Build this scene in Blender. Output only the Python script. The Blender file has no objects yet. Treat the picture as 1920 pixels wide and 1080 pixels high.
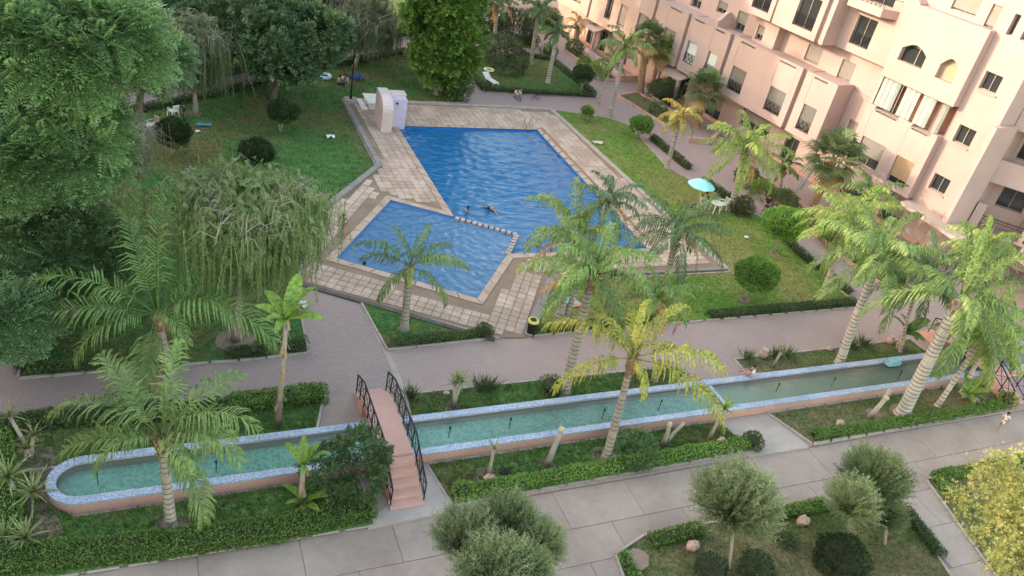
import bpy, bmesh, math, random
import numpy as np
from mathutils import Vector, Matrix
from mathutils.geometry import tessellate_polygon

# ---------------------------------------------------------------- camera, sky, sun, exposure
S = bpy.context.scene
COL = S.collection
LENS, AXES = (28.399579710858987, [[0.9140433, -0.3614361, 0.1840888], [0.0540937, 0.5584163, 0.8277954], [-0.4019933, -0.7466828, 0.5299681]])
cam = bpy.data.cameras.new('camera'); camo = bpy.data.objects.new('camera', cam); COL.objects.link(camo)
cam.lens = LENS; cam.sensor_width = 36; cam.sensor_fit = 'HORIZONTAL'; cam.clip_start = .2; cam.clip_end = 900
mw = Matrix.Identity(4)
for c in range(3):
    for r in range(3): mw[r][c] = AXES[c][r]
mw[2][3] = 23.0
camo.matrix_world = mw
S.camera = camo
SUN_EL, SUN_AZ = math.radians(16), math.radians(292)        # azimuth clockwise from +Y
W = bpy.data.worlds.new('World'); S.world = W; W.use_nodes = True
nt = W.node_tree; nt.nodes.clear()
sky = nt.nodes.new('ShaderNodeTexSky'); sky.sky_type = 'NISHITA'; sky.sun_disc = False
sky.sun_elevation = SUN_EL; sky.sun_rotation = SUN_AZ; sky.air_density = 1.0; sky.dust_density = 1.2; sky.ozone_density = .5
bg = nt.nodes.new('ShaderNodeBackground'); bg.inputs[1].default_value = .15
wo = nt.nodes.new('ShaderNodeOutputWorld')
tint = nt.nodes.new('ShaderNodeMix'); tint.data_type = 'RGBA'; tint.blend_type = 'MULTIPLY'; tint.inputs[0].default_value = 1; tint.inputs[7].default_value = (1.16, 1.0, .77, 1)   # white balance of the sky light
nt.links.new(sky.outputs[0], tint.inputs[6]); nt.links.new(tint.outputs[2], bg.inputs[0]); nt.links.new(bg.outputs[0], wo.inputs[0])
sl = bpy.data.lights.new('sun', 'SUN'); sl.energy = .6; sl.angle = math.radians(.8); sl.color = (1, .86, .68)
so = bpy.data.objects.new('sun', sl); COL.objects.link(so)
sd = Vector((math.sin(SUN_AZ)*math.cos(SUN_EL), math.cos(SUN_AZ)*math.cos(SUN_EL), math.sin(SUN_EL)))
so.rotation_euler = sd.to_track_quat('Z', 'Y').to_euler(); so.location = (0, 0, 60)
S.view_settings.view_transform = 'Standard'; S.view_settings.look = 'None'; S.view_settings.gamma = 1
S.view_settings.use_curve_mapping = False; S.view_settings.exposure = 2.88
S.cycles.max_bounces = 6; S.cycles.transparent_max_bounces = 8; S.cycles.caustics_reflective = False; S.cycles.caustics_refractive = False

# ---------------------------------------------------------------- helpers
rng = np.random.default_rng(7); random.seed(7)
PI = math.pi
def link(o, parent=None):
    COL.objects.link(o)
    if parent is not None: o.parent = parent
    return o
def tag(o, label=None, cat=None, group=None, kind=None):
    if label: o['label'] = label
    if cat: o['category'] = cat
    if group: o['group'] = group
    if kind: o['kind'] = kind
    return o
def thing(name, label, cat, loc=(0, 0, 0), rz=0, group=None):
    o = bpy.data.objects.new(name, None); link(o); o.location = loc; o.rotation_euler = (0, 0, rz)
    o.empty_display_size = .2
    return tag(o, label, cat, group)
def shell(name, mesh, parent=None, loc=(0, 0, 0), rz=0, kind=None):
    o = bpy.data.objects.new(name, mesh); link(o, parent); o.location = loc; o.rotation_euler = (0, 0, rz)
    if kind: o['kind'] = kind
    return o
class MB:
    def __init__(s): s.v = []; s.f = []
    def add(s, vs, fs):
        n = len(s.v); s.v += [tuple(v) for v in vs]; s.f += [tuple(i+n for i in f) for f in fs]; return s
    def box(s, x0, x1, y0, y1, z0, z1):
        return s.add([(x0,y0,z0),(x1,y0,z0),(x1,y1,z0),(x0,y1,z0),(x0,y0,z1),(x1,y0,z1),(x1,y1,z1),(x0,y1,z1)],
            [(3,2,1,0),(4,5,6,7),(0,1,5,4),(1,2,6,5),(2,3,7,6),(3,0,4,7)])
    def prism(s, poly, z0, z1):
        n = len(poly)
        a = sum(poly[i][0]*poly[(i+1)%n][1]-poly[(i+1)%n][0]*poly[i][1] for i in range(n))
        if a < 0: poly = poly[::-1]
        tri = tessellate_polygon([[Vector((x, y, 0)) for x, y in poly]])
        vs = [(x, y, z0) for x, y in poly]+[(x, y, z1) for x, y in poly]
        fs = []
        for t in tri:
            (ax, ay), (bx, by), (cx, cy) = [poly[i] for i in t]
            if (bx-ax)*(cy-ay)-(by-ay)*(cx-ax) < 0: t = t[::-1]
            fs.append(tuple(i+n for i in t)); fs.append(tuple(t[::-1]))
        fs += [(i, (i+1)%n, (i+1)%n+n, i+n) for i in range(n)]
        return s.add(vs, fs)
    def bar(s, a, b, w, h=None):
        a = Vector(a); b = Vector(b); h = h or w; d = (b-a)
        if d.length < 1e-6: return s
        d.normalize(); up = Vector((0, 0, 1)) if abs(d.z) < .95 else Vector((1, 0, 0))
        x = d.cross(up).normalized()*w/2; y = x.cross(d).normalized()*h/2
        vs = [a-x-y, a+x-y, a+x+y, a-x+y, b-x-y, b+x-y, b+x+y, b-x+y]
        return s.add(vs, [(0,1,2,3),(7,6,5,4),(0,4,5,1),(1,5,6,2),(2,6,7,3),(3,7,4,0)])
    def tube(s, pts, rad, sides=8, cap=True):
        pts = [Vector(p) for p in pts]; n = len(pts); base = len(s.v); x = None
        if not hasattr(rad, '__len__'): rad = [rad]*n
        for i, p in enumerate(pts):
            d = (pts[min(i+1, n-1)]-pts[max(i-1, 0)]).normalized()
            if x is None: x = d.cross(Vector((.3, 1, .12))).normalized()
            x = (x-d*x.dot(d)).normalized(); y = d.cross(x)
            for k in range(sides):
                a = 2*PI*k/sides; s.v.append(tuple(p+(x*math.cos(a)+y*math.sin(a))*rad[i]))
        for i in range(n-1):
            for k in range(sides):
                a = base+i*sides+k; b = base+i*sides+(k+1)%sides
                s.f.append((a, b, b+sides, a+sides))
        if cap:
            s.f.append(tuple(base+k for k in range(sides))[::-1]); s.f.append(tuple(base+(n-1)*sides+k for k in range(sides)))
        return s
    def ball(s, c, r, seg=10, rings=7, jit=0, sc=(1, 1, 1)):
        b = len(s.v); c = Vector(c)
        for i in range(rings+1):
            for k in range(seg):
                th = PI*i/rings; ph = 2*PI*k/seg; q = 1+(random.uniform(-jit, jit) if jit else 0)
                s.v.append((c.x+r*q*sc[0]*math.sin(th)*math.cos(ph), c.y+r*q*sc[1]*math.sin(th)*math.sin(ph), c.z+r*q*sc[2]*math.cos(th)))
        for i in range(rings):
            for k in range(seg):
                a = b+i*seg+k; d = b+i*seg+(k+1)%seg
                s.f.append((a, a+seg, d+seg, d))
        return s
    def mesh(s, name, mat, smooth=False):
        me = bpy.data.meshes.new(name); me.from_pydata(s.v, [], s.f)
        if mat: me.materials.append(mat)
        if smooth: me.polygons.foreach_set('use_smooth', [True]*len(me.polygons))
        me.update(); return me
    def build(s, name, mat, parent=None, smooth=False, loc=(0, 0, 0), rz=0, kind=None):
        return shell(name, s.mesh(name, mat, smooth), parent, loc, rz, kind)

# ---- materials
MATS = {}
def newmat(name):
    m = bpy.data.materials.new(name); m.use_nodes = True; t = m.node_tree; t.nodes.clear()
    o = t.nodes.new('ShaderNodeOutputMaterial'); return m, t, o
def N(t, typ, **k):
    n = t.nodes.new(typ)
    for a, b in k.items():
        if a.startswith('i_'):
            key = a[2:]; key = int(key) if key.isdigit() else key.replace('_', ' ')
            n.inputs[key].default_value = b
        else: setattr(n, a, b)
    return n
def ramp(t, fac, stops):
    r = t.nodes.new('ShaderNodeValToRGB'); e = r.color_ramp.elements
    while len(e) < len(stops): e.new(.5)
    for x, (p, c) in zip(e, stops):
        x.position = p; x.color = (c, c, c, 1) if not hasattr(c, '__len__') else (*c, 1)
    t.links.new(fac, r.inputs[0]); return r.outputs[0]
def mixc(t, fac, a, b, mode='MIX'):
    m = t.nodes.new('ShaderNodeMix'); m.data_type = 'RGBA'; m.blend_type = mode
    for s, v in ((m.inputs[0], fac), (m.inputs[6], a), (m.inputs[7], b)):
        if isinstance(v, bpy.types.NodeSocket): t.links.new(v, s)
        elif hasattr(v, '__len__'): s.default_value = (*v, 1) if len(v) == 3 else v
        else: s.default_value = v
    return m.outputs[2]
def pos(t): return t.nodes.new('ShaderNodeNewGeometry').outputs['Position']
def noise(t, vec, scale, detail=3, rough=.55):
    n = N(t, 'ShaderNodeTexNoise', i_Scale=scale, i_Detail=detail, i_Roughness=rough); t.links.new(vec, n.inputs['Vector']); return n.outputs['Fac']
def bump(t, h, strength=.3, dist=.02):
    b = N(t, 'ShaderNodeBump', i_Strength=strength, i_Distance=dist); t.links.new(h, b.inputs['Height']); return b.outputs[0]
def plain(name, c, c2=None, rough=.8, scale=1.5, fine=25, bstr=.15, metal=0, spec=.4, rnd=0.):
    """two tones blended by noise in world position, fine grain and bump"""
    if name in MATS: return MATS[name]
    m, t, o = newmat(name); P = pos(t); c2 = c2 or tuple(x*.75 for x in c)
    f1 = noise(t, P, scale, 4); f2 = noise(t, P, fine, 2)
    col = mixc(t, ramp(t, f1, [(.35, 0.), (.65, 1.)]), c, c2)
    col = mixc(t, .35, col, mixc(t, f2, tuple(x*.6 for x in c), tuple(min(1, x*1.3) for x in c)))
    if rnd:
        oi = t.nodes.new('ShaderNodeObjectInfo')
        hs = N(t, 'ShaderNodeHueSaturation'); mr = N(t, 'ShaderNodeMapRange', i_3=1-rnd, i_4=1+rnd)
        t.links.new(oi.outputs['Random'], mr.inputs[0]); t.links.new(mr.outputs[0], hs.inputs['Value']); t.links.new(col, hs.inputs['Color']); col = hs.outputs[0]
    b = N(t, 'ShaderNodeBsdfPrincipled', i_Roughness=rough, i_Metallic=metal); b.inputs['Specular IOR Level'].default_value = spec
    t.links.new(col, b.inputs['Base Color']); t.links.new(bump(t, f2, bstr), b.inputs['Normal']); t.links.new(b.outputs[0], o.inputs[0])
    MATS[name] = m; return m
def leaf(name, c, c2, transl=.35, scale=.9, rnd=.25, rough=.42):
    if name in MATS: return MATS[name]
    def soft(q): g = (q[0]*.3+q[1]*.6+q[2]*.1); return tuple((x*.86+g*.14)*k for x, k in zip(q, (1.26, 1.2, 1.0)))
    c, c2 = soft(c), soft(c2)
    m, t, o = newmat(name); P = pos(t)
    f = noise(t, P, scale, 3); fi = noise(t, P, 9, 1)
    col = mixc(t, ramp(t, f, [(.35, 0.), (.65, 1.)]), c, c2)
    oi = t.nodes.new('ShaderNodeObjectInfo'); mr = N(t, 'ShaderNodeMapRange', i_3=1-rnd, i_4=1+rnd); t.links.new(oi.outputs['Random'], mr.inputs[0])
    mv = N(t, 'ShaderNodeMapRange', i_1=.3, i_2=.7, i_3=.65, i_4=1.35); t.links.new(fi, mv.inputs[0])
    mu = N(t, 'ShaderNodeMath', operation='MULTIPLY'); t.links.new(mr.outputs[0], mu.inputs[0]); t.links.new(mv.outputs[0], mu.inputs[1])
    hs = N(t, 'ShaderNodeHueSaturation'); t.links.new(mu.outputs[0], hs.inputs['Value']); t.links.new(col, hs.inputs['Color']); col = hs.outputs[0]
    b = N(t, 'ShaderNodeBsdfPrincipled', i_Roughness=rough); b.inputs['Specular IOR Level'].default_value = .35
    tr = N(t, 'ShaderNodeBsdfTranslucent'); mx = N(t, 'ShaderNodeMixShader'); mx.inputs[0].default_value = transl
    t.links.new(col, b.inputs['Base Color']); t.links.new(col, tr.inputs[0])
    t.links.new(b.outputs[0], mx.inputs[1]); t.links.new(tr.outputs[0], mx.inputs[2]); t.links.new(mx.outputs[0], o.inputs[0])
    MATS[name] = m; return m

# ---- foliage engine
def norm(a): return a/np.maximum(np.linalg.norm(a, axis=-1, keepdims=True), 1e-9)
def frames(d, up):
    y = norm(d); x = norm(np.cross(y, up)); z = np.cross(x, y); return np.stack([x, y, z], axis=2)
def rand_dir(n, r=rng): return norm(r.normal(size=(n, 3)))
def qmesh(name, V, F, mat):
    me = bpy.data.meshes.new(name); k = F.shape[1]
    me.vertices.add(len(V)); me.vertices.foreach_set('co', V.astype(np.float32).ravel())
    me.loops.add(F.size); me.loops.foreach_set('vertex_index', F.astype(np.int32).ravel())
    me.polygons.add(len(F)); me.polygons.foreach_set('loop_start', np.arange(0, F.size, k, dtype=np.int32))
    me.update(calc_edges=True)
    if mat: me.materials.append(mat)
    return me
def scatter(name, tm, P, R, sc, mat, parent=None, loc=(0, 0, 0), kind=None):
    V, F = tm; n = len(P); sc = np.broadcast_to(sc, (n,))
    vv = np.einsum('nij,vj->nvi', R, V)*sc[:, None, None]+P[:, None, :]
    ff = F[None]+(np.arange(n)*len(V))[:, None, None]
    return shell(name, qmesh(name, vv.reshape(-1, 3), ff.reshape(-1, F.shape[1]), mat), parent, loc, 0, kind)
def quadleaf(o, d, w, l, nrm, cup=.0):
    o = np.array(o, float); d = norm(np.array(d, float)); nrm = norm(np.array(nrm, float)); x = norm(np.cross(d, nrm))
    return [o, o+d*l*.45+x*w/2+nrm*cup*l, o+d*l, o+d*l*.45-x*w/2+nrm*cup*l]
def T(leaves):
    V = np.array([v for q in leaves for v in q]); F = np.arange(len(V)).reshape(-1, 4); return V, F
def t_single(w=.55): return T([quadleaf((0, 0, 0), (0, 1, 0), w, 1, (0, 0, 1), .08)])
def t_sprig(n=6, w=.3, l=.5, seed=1):
    r = np.random.default_rng(seed); L = []
    for i in range(n):
        a = i*2.4; y = i/n
        d = (math.cos(a)*.9, .45, math.sin(a)*.6+.15); L.append(quadleaf((0, y*.7, 0), d, w*r.uniform(.8, 1.2), l*r.uniform(.8, 1.2), (r.normal()*.4, r.normal()*.4, 1), .05))
    L.append(quadleaf((0, .6, 0), (0, 1, 0), w, l, (0, 0, 1))); return T(L)
def t_pinnate(n=8, w=.085, l=.3, droop=.35):
    L = []
    for i in range(n):
        t = (i+.5)/n; z = -droop*t*t; ll = l*(1-.6*abs(t-.4))
        for s in (-1, 1): L.append(quadleaf((0, t, z), (s*.85, .5, -.18), w, ll, (0, 0, 1)))
    L.append(quadleaf((0, .95, -droop*.9), (0, 1, -.5), w, l*.6, (0, 0, 1))); return T(L)
def t_strand(n=9, l=.14, w=.035, seed=3):
    r = np.random.default_rng(seed); L = []
    L.append([np.array((-.006, 0, 0)), np.array((.006, 0, 0)), np.array((.006, 0, -1.)), np.array((-.006, 0, -1.))])
    for i in range(n):
        a = i*2.2; z = -(i+.3)/n
        L.append(quadleaf((0, 0, z), (math.cos(a), math.sin(a), -1.5), w, l*r.uniform(.8, 1.3), (math.sin(a), -math.cos(a), .3)))
    return T(L)
def t_blades(n=4, w=.12, seed=5):
    r = np.random.default_rng(seed); L = []
    for i in range(n):
        a = r.uniform(0, 2*PI); L.append(quadleaf((r.normal()*.15, r.normal()*.15, 0), (math.cos(a)*.5, math.sin(a)*.5, 1), w, r.uniform(.6, 1.1), (math.cos(a), math.sin(a), 0)))
    return T(L)
def t_spike(n=10, w=.05, l=.2):
    L = []
    for i in range(n):
        a = i*2.4; y = i/n
        L.append(quadleaf((0, y, 0), (math.cos(a), 1.2, math.sin(a)), w, l, (math.sin(a), 0, -math.cos(a))))
    L.append(quadleaf((0, 0, 0), (0, 1, 0), .03, 1.1, (0, 0, 1))); return T(L)
TS, TSP, TPI, TST, TBL, TSK = t_single(), t_sprig(), t_pinnate(), t_strand(), t_blades(), t_spike()

def inside(P, poly):
    x, y = P[:, 0], P[:, 1]; c = np.zeros(len(P), bool); n = len(poly)
    for i in range(n):
        x1, y1 = poly[i]; x2, y2 = poly[(i+1)%n]
        k = ((y1 > y) != (y2 > y)) & (x < (x2-x1)*(y-y1)/((y2-y1) or 1e-9)+x1); c ^= k
    return c
def randpoly(poly, dens, holes=()):
    a = np.array(poly); lo, hi = a.min(0), a.max(0); n = int(np.prod(hi-lo)*dens)
    P = rng.uniform(lo, hi, size=(n, 2)); k = inside(P, poly)
    for h in holes: k &= ~inside(P, h)
    return P[k]

def lobed(lobes, nclump, cr, per, zmin=-.35, flat=.7, outw=.8, up=.5, jitter=.5, clump_fill=.25):
    """leaf positions + directions for a crown of ellipsoid lobes broken into clumps"""
    L = np.array(lobes, float); w = L[:, 3]*L[:, 4]; idx = rng.choice(len(L), nclump*2, p=w/w.sum())
    d = rand_dir(nclump*2); d = d[:, :]; ok = d[:, 2] > zmin; d = d[ok]; idx = idx[ok]
    C = L[idx, :3]+d*L[idx, 3:6]*rng.uniform(.72, 1.02, (len(d), 1))
    keep = np.ones(len(C), bool)
    for j in range(len(L)):
        q = np.linalg.norm((C-L[j, :3])/L[j, 3:6], axis=1); keep &= (q > .62)
    C, d = C[keep][:nclump], d[keep][:nclump]
    n = len(C); crr = cr*rng.uniform(.6, 1.3, n)
    out = norm(np.repeat(d, per, 0)*outw+rng.normal(size=(n*per, 3))*jitter+np.array([0, 0, up*.6]))
    rr = rng.uniform(clump_fill, 1, n*per)**.6
    P = np.repeat(C, per, 0)+out*(np.repeat(crr, per)*rr)[:, None]*np.array([1, 1, flat])
    D = norm(out*1.0+rng.normal(size=out.shape)*.45+np.array([0, 0, up-.5]))
    return P, D, C
def trunk_mesh(base, top, r0, r1, limbs, rl, sides=8, wob=.12):
    b = MB(); base = Vector(base); top = Vector(top); n = 7; pts = []
    for i in range(n):
        t = i/(n-1); p = base.lerp(top, t)+Vector((random.uniform(-wob, wob), random.uniform(-wob, wob), 0))*math.sin(PI*t); pts.append(p)
    rad = [r0*(1.35 if i == 0 else 1)+(r1-r0)*i/(n-1) for i in range(n)]
    b.tube(pts, rad, sides)
    for l in limbs:
        l = Vector(l); m = top.lerp(l, .5)+Vector((random.uniform(-.3, .3), random.uniform(-.3, .3), -.15*(l-top).length*.5))
        b.tube([top-Vector((0, 0, r1)), m, l], [rl, rl*.7, rl*.25], 6)
    return b
def broad_tree(name, label, base, crown, rad, mat, bark, tmpl=TSP, ls=.32, nclump=90, cr=.8, per=60, lobes=None, cat='tree', group=None, trunk=(.2, .12), nlobe=6, **k):
    """base (x,y), crown (cx,cy,cz) centre, rad (rx,ry,rz)"""
    bx, by = base; cx, cy, cz = crown; rx, ry, rz = rad
    t = thing(name, label, cat, (bx, by, 0), group=group)
    rx = max(rx*.5, rx-cr*.95); ry = max(ry*.5, ry-cr*.95); rz = max(rz*.5, rz-cr*.6)
    if lobes is None:
        lobes = [(cx, cy, cz, rx*.75, ry*.75, rz*.8)]
        for i in range(nlobe):
            a = 2*PI*i/nlobe+random.uniform(-.4, .4); e = random.uniform(-.35, .6); q = random.uniform(.38, .55)
            lobes.append((cx+rx*.6*math.cos(a)*math.cos(e), cy+ry*.6*math.sin(a)*math.cos(e), cz+rz*.6*math.sin(e), rx*q, ry*q, rz*q))
    P, D, C = lobed(lobes, nclump, cr, per, **k)
    P = P-np.array([bx, by, 0]); lim = [Vector(c)-Vector((bx, by, 0)) for c in C[::max(1, len(C)//14)]]
    ctr = Vector((cx-bx, cy-by, cz)); top = Vector((ctr.x*.55, ctr.y*.55, max(.5, cz-rz*.75)))
    lim = [top.lerp(l, .85) for l in lim]
    trunk_mesh((0, 0, -.05), top, trunk[0], trunk[1], lim, trunk[1]*.6).build('trunk', bark, t, True)
    up = norm(np.array([0, 0, 1.])+rng.normal(size=D.shape)*.35)
    scatter('crown', tmpl, P, frames(D, up), ls*rng.uniform(.7, 1.3, len(P)), mat, t)
    return t

# ---------------------------------------------------------------- materials of the setting
def pavermat(name, c1, c2, bw, bh, mortar, rot=0., msize=.012, var=.25):
    if name in MATS: return MATS[name]
    m, t, o = newmat(name); P = pos(t)
    mp = N(t, 'ShaderNodeMapping'); mp.inputs['Rotation'].default_value = (0, 0, rot); t.links.new(P, mp.inputs[0])
    br = N(t, 'ShaderNodeTexBrick', i_Scale=1, i_Mortar_Size=msize, i_Brick_Width=bw, i_Row_Height=bh, i_Mortar_Smooth=.3)
    br.inputs['Color1'].default_value = (*c1, 1); br.inputs['Color2'].default_value = (*c2, 1); br.inputs['Mortar'].default_value = (*mortar, 1)
    t.links.new(mp.outputs[0], br.inputs['Vector'])
    n1 = noise(t, P, .35, 5, .6); n2 = noise(t, P, 12, 3)
    col = mixc(t, ramp(t, n1, [(.3, .0), (.7, var)]), br.outputs[0], tuple(x*.62 for x in c1))
    col = mixc(t, .25, col, mixc(t, n2, (.25, .2, .2), (.75, .65, .62)), 'OVERLAY')
    b = N(t, 'ShaderNodeBsdfPrincipled', i_Roughness=.85); t.links.new(col, b.inputs['Base Color'])
    t.links.new(bump(t, br.outputs['Fac'], -.3, .01), b.inputs['Normal']); t.links.new(b.outputs[0], o.inputs[0]); MATS[name] = m; return m
def tilemat():
    m, t, o = newmat('worn_tile'); P = pos(t)
    f = noise(t, P, .62, 5, .68); g = noise(t, P, 7, 3); wn = noise(t, P, 1.6, 2)
    oi = t.nodes.new('ShaderNodeObjectInfo')
    ad = N(t, 'ShaderNodeMath', operation='MULTIPLY_ADD', i_1=.25); t.links.new(wn, ad.inputs[0]); t.links.new(f, ad.inputs[2])
    a2 = N(t, 'ShaderNodeMath', operation='MULTIPLY_ADD', i_1=.10); t.links.new(oi.outputs['Random'], a2.inputs[0]); t.links.new(ad.outputs[0], a2.inputs[2])
    col = mixc(t, ramp(t, a2.outputs[0], [(.64, 0.), (.76, 1.)]), (.29, .185, .13), (.445, .315, .255))
    col = mixc(t, ramp(t, a2.outputs[0], [(.80, 0.), (.90, 1.)]), col, (.51, .40, .355))
    col = mixc(t, .3, col, mixc(t, g, (.2, .14, .1), (.7, .6, .55)))
    b = N(t, 'ShaderNodeBsdfPrincipled', i_Roughness=.75); t.links.new(col, b.inputs['Base Color'])
    t.links.new(bump(t, g, .2, .01), b.inputs['Normal']); t.links.new(b.outputs[0], o.inputs[0]); return m
def grassmat(name, dry=.5, green=(.035, .085, .018), green2=(.07, .125, .03), brown=(.15, .11, .055)):
    m, t, o = newmat(name); P = pos(t)
    a = noise(t, P, .16, 4, .6); b_ = noise(t, P, 1.4, 4, .65); c = noise(t, P, 7.5, 5, .75)
    col = mixc(t, ramp(t, b_, [(.35, 0.), (.65, 1.)]), green, green2)
    ad = N(t, 'ShaderNodeMath', operation='MULTIPLY_ADD', i_1=.35); t.links.new(b_, ad.inputs[0]); t.links.new(a, ad.inputs[2])
    col = mixc(t, ramp(t, ad.outputs[0], [(.70-dry*.16, 0.), (.84-dry*.14, .85)]), col, brown)
    col = mixc(t, .85, col, mixc(t, ramp(t, c, [(.38, 0.), (.62, 1.)]), (.22, .24, .2), (.75, .8, .66)), 'OVERLAY')
    s = N(t, 'ShaderNodeBsdfPrincipled', i_Roughness=.95); s.inputs['Specular IOR Level'].default_value = .1
    t.links.new(col, s.inputs['Base Color']); t.links.new(bump(t, c, .8, .05), s.inputs['Normal']); t.links.new(s.outputs[0], o.inputs[0]); return m
def watermat(name, tint, wave=3., strength=.35, dist=.05, dens=.5):
    m, t, o = newmat(name); P = pos(t)
    mp = N(t, 'ShaderNodeMapping'); mp.inputs['Scale'].default_value = (1, 2.6, 1); mp.inputs['Rotation'].default_value = (0, 0, .35); t.links.new(P, mp.inputs[0])
    n1 = noise(t, mp.outputs[0], wave, 3, .55); n2 = noise(t, mp.outputs[0], wave*.35, 2)
    ad = N(t, 'ShaderNodeMath', operation='MULTIPLY_ADD', i_1=.5); t.links.new(n1, ad.inputs[0]); t.links.new(n2, ad.inputs[2])
    bu = bump(t, ad.outputs[0], strength, dist)
    fr = N(t, 'ShaderNodeFresnel', i_IOR=1.42); t.links.new(bu, fr.inputs['Normal'])
    tr = N(t, 'ShaderNodeBsdfTransparent'); tr.inputs[0].default_value = (*tint, 1)
    di = N(t, 'ShaderNodeBsdfDiffuse'); di.inputs[0].default_value = (*[x*.62 for x in tint], 1)
    mx = N(t, 'ShaderNodeMixShader'); mx.inputs[0].default_value = dens
    t.links.new(tr.outputs[0], mx.inputs[1]); t.links.new(di.outputs[0], mx.inputs[2])
    gl = N(t, 'ShaderNodeBsdfGlossy', i_Roughness=.04); t.links.new(bu, gl.inputs['Normal'])
    m2 = N(t, 'ShaderNodeMixShader'); t.links.new(fr.outputs[0], m2.inputs[0]); t.links.new(mx.outputs[0], m2.inputs[1]); t.links.new(gl.outputs[0], m2.inputs[2])
    t.links.new(m2.outputs[0], o.inputs[0]); return m
def mosaicmat(name, a, b_, scale=24, c3=None):
    m, t, o = newmat(name); P = pos(t)
    v = N(t, 'ShaderNodeTexVoronoi', i_Scale=scale); v.distance = 'CHEBYCHEV'; t.links.new(P, v.inputs['Vector'])
    sp = N(t, 'ShaderNodeSeparateColor'); t.links.new(v.outputs['Color'], sp.inputs[0])
    col = mixc(t, ramp(t, sp.outputs[0], [(.45, 0.), (.55, 1.)]), a, b_)
    if c3: col = mixc(t, ramp(t, sp.outputs[1], [(.7, 0.), (.75, 1.)]), col, c3)
    col = mixc(t, ramp(t, noise(t, P, .8, 4), [(.35, 0.), (.75, .45)]), col, tuple(x*.5 for x in a))
    s = N(t, 'ShaderNodeBsdfPrincipled', i_Roughness=.35); t.links.new(col, s.inputs['Base Color']); t.links.new(s.outputs[0], o.inputs[0]); return m
def glassmat():
    m, t, o = newmat('window_glass')
    s = N(t, 'ShaderNodeBsdfPrincipled', i_Roughness=.08); s.inputs['Base Color'].default_value = (.03, .033, .035, 1); s.inputs['Specular IOR Level'].default_value = .6
    t.links.new(s.outputs[0], o.inputs[0]); return m

M_earth = plain('earth', (.16, .115, .085), (.10, .08, .05), scale=.8, fine=14, bstr=.5)
M_pav = pavermat('paver_brick', (.355, .27, .255), (.31, .235, .225), .22, .11, (.2, .155, .15))
M_pav2 = pavermat('paver_brick_smooth', (.375, .28, .255), (.335, .25, .23), .24, .12, (.25, .19, .18), rot=.78, var=.35)
M_conc = plain('concrete_slab', (.345, .268, .235), (.225, .17, .148), scale=.42, fine=4, bstr=.12, rnd=.06)
M_joint = plain('joint_dirt', (.29, .225, .20), (.17, .13, .115), scale=1.2)
M_kerb = plain('kerb_stone', (.40, .33, .30), (.28, .23, .21), scale=1.2, fine=18)
M_greykerb = plain('grey_stone', (.24, .22, .205), (.16, .145, .135), scale=1.5, fine=18)
M_dark = plain('dark_ledge', (.085, .07, .065), (.12, .10, .09), scale=2)
M_coping = plain('pool_coping', (.44, .325, .265), (.27, .18, .125), scale=.9, fine=9)
M_grout = plain('deck_grout', (.20, .13, .09), (.27, .19, .14), scale=.8)
M_tile = tilemat()
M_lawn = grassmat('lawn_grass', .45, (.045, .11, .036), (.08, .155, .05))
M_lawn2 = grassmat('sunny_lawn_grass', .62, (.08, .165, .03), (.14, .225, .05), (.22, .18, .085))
M_cover = grassmat('ground_cover', .3, (.07, .135, .04), (.115, .19, .06))
M_bed = grassmat('bed_grass', .85, (.05, .085, .03), (.09, .12, .045), (.17, .13, .085))
def stuccomat():
    m, t, o = newmat('pink_stucco'); P = pos(t); mp = N(t, 'ShaderNodeMapping'); mp.inputs['Scale'].default_value = (1.6, 1.6, .22); t.links.new(P, mp.inputs[0])
    f1 = noise(t, P, .45, 4); st = noise(t, mp.outputs[0], 1.3, 5, .7); f2 = noise(t, P, 9, 3)
    col = mixc(t, ramp(t, f1, [(.35, 0.), (.65, 1.)]), (.42, .305, .285), (.375, .27, .25))
    col = mixc(t, ramp(t, st, [(.56, 0.), (.74, .5)]), col, (.28, .215, .20)); col = mixc(t, .2, col, mixc(t, f2, (.32, .24, .215), (.54, .41, .37)))
    b = N(t, 'ShaderNodeBsdfPrincipled', i_Roughness=.92); b.inputs['Specular IOR Level'].default_value = .15
    t.links.new(col, b.inputs['Base Color']); t.links.new(bump(t, f2, .08), b.inputs['Normal']); t.links.new(b.outputs[0], o.inputs[0]); return m
M_stucco = stuccomat()
M_pinkwall = plain('salmon_render', (.56, .31, .24), (.46, .25, .2), scale=.8, fine=9, bstr=.08)
M_white = plain('white_render', (.70, .68, .65), (.6, .57, .53), scale=1.2)
M_lav = plain('lavender_render', (.50, .44, .56), (.42, .36, .48), scale=1.2)
M_rose = plain('pale_rose_render', (.56, .43, .42), (.48, .36, .34), scale=1.2)
M_black = plain('black_iron', (.018, .018, .02), rough=.5, metal=.4)
M_glass = glassmat()
M_frame = plain('window_frame_metal', (.28, .25, .24), rough=.5)
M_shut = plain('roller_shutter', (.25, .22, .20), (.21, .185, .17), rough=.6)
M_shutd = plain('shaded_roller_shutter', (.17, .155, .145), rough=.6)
M_brown = plain('brown_awning', (.33, .22, .13), rough=.8)
M_curt = plain('striped_curtain', (.60, .61, .58), (.54, .56, .53), rough=.9); M_curt2 = plain('striped_curtain_green', (.33, .38, .35), rough=.9)
M_whitep = plain('white_plastic', (.78, .78, .76), rough=.4)
M_bark = plain('bark', (.17, .13, .10), (.10, .075, .055), scale=3, fine=18, bstr=.8)
M_palebark = plain('pale_bark', (.34, .29, .25), (.22, .18, .15), scale=3, fine=18, bstr=.6)
M_redbark = plain('reddish_bark', (.24, .14, .11), (.15, .09, .07), scale=3, fine=18, bstr=.6)
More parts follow.
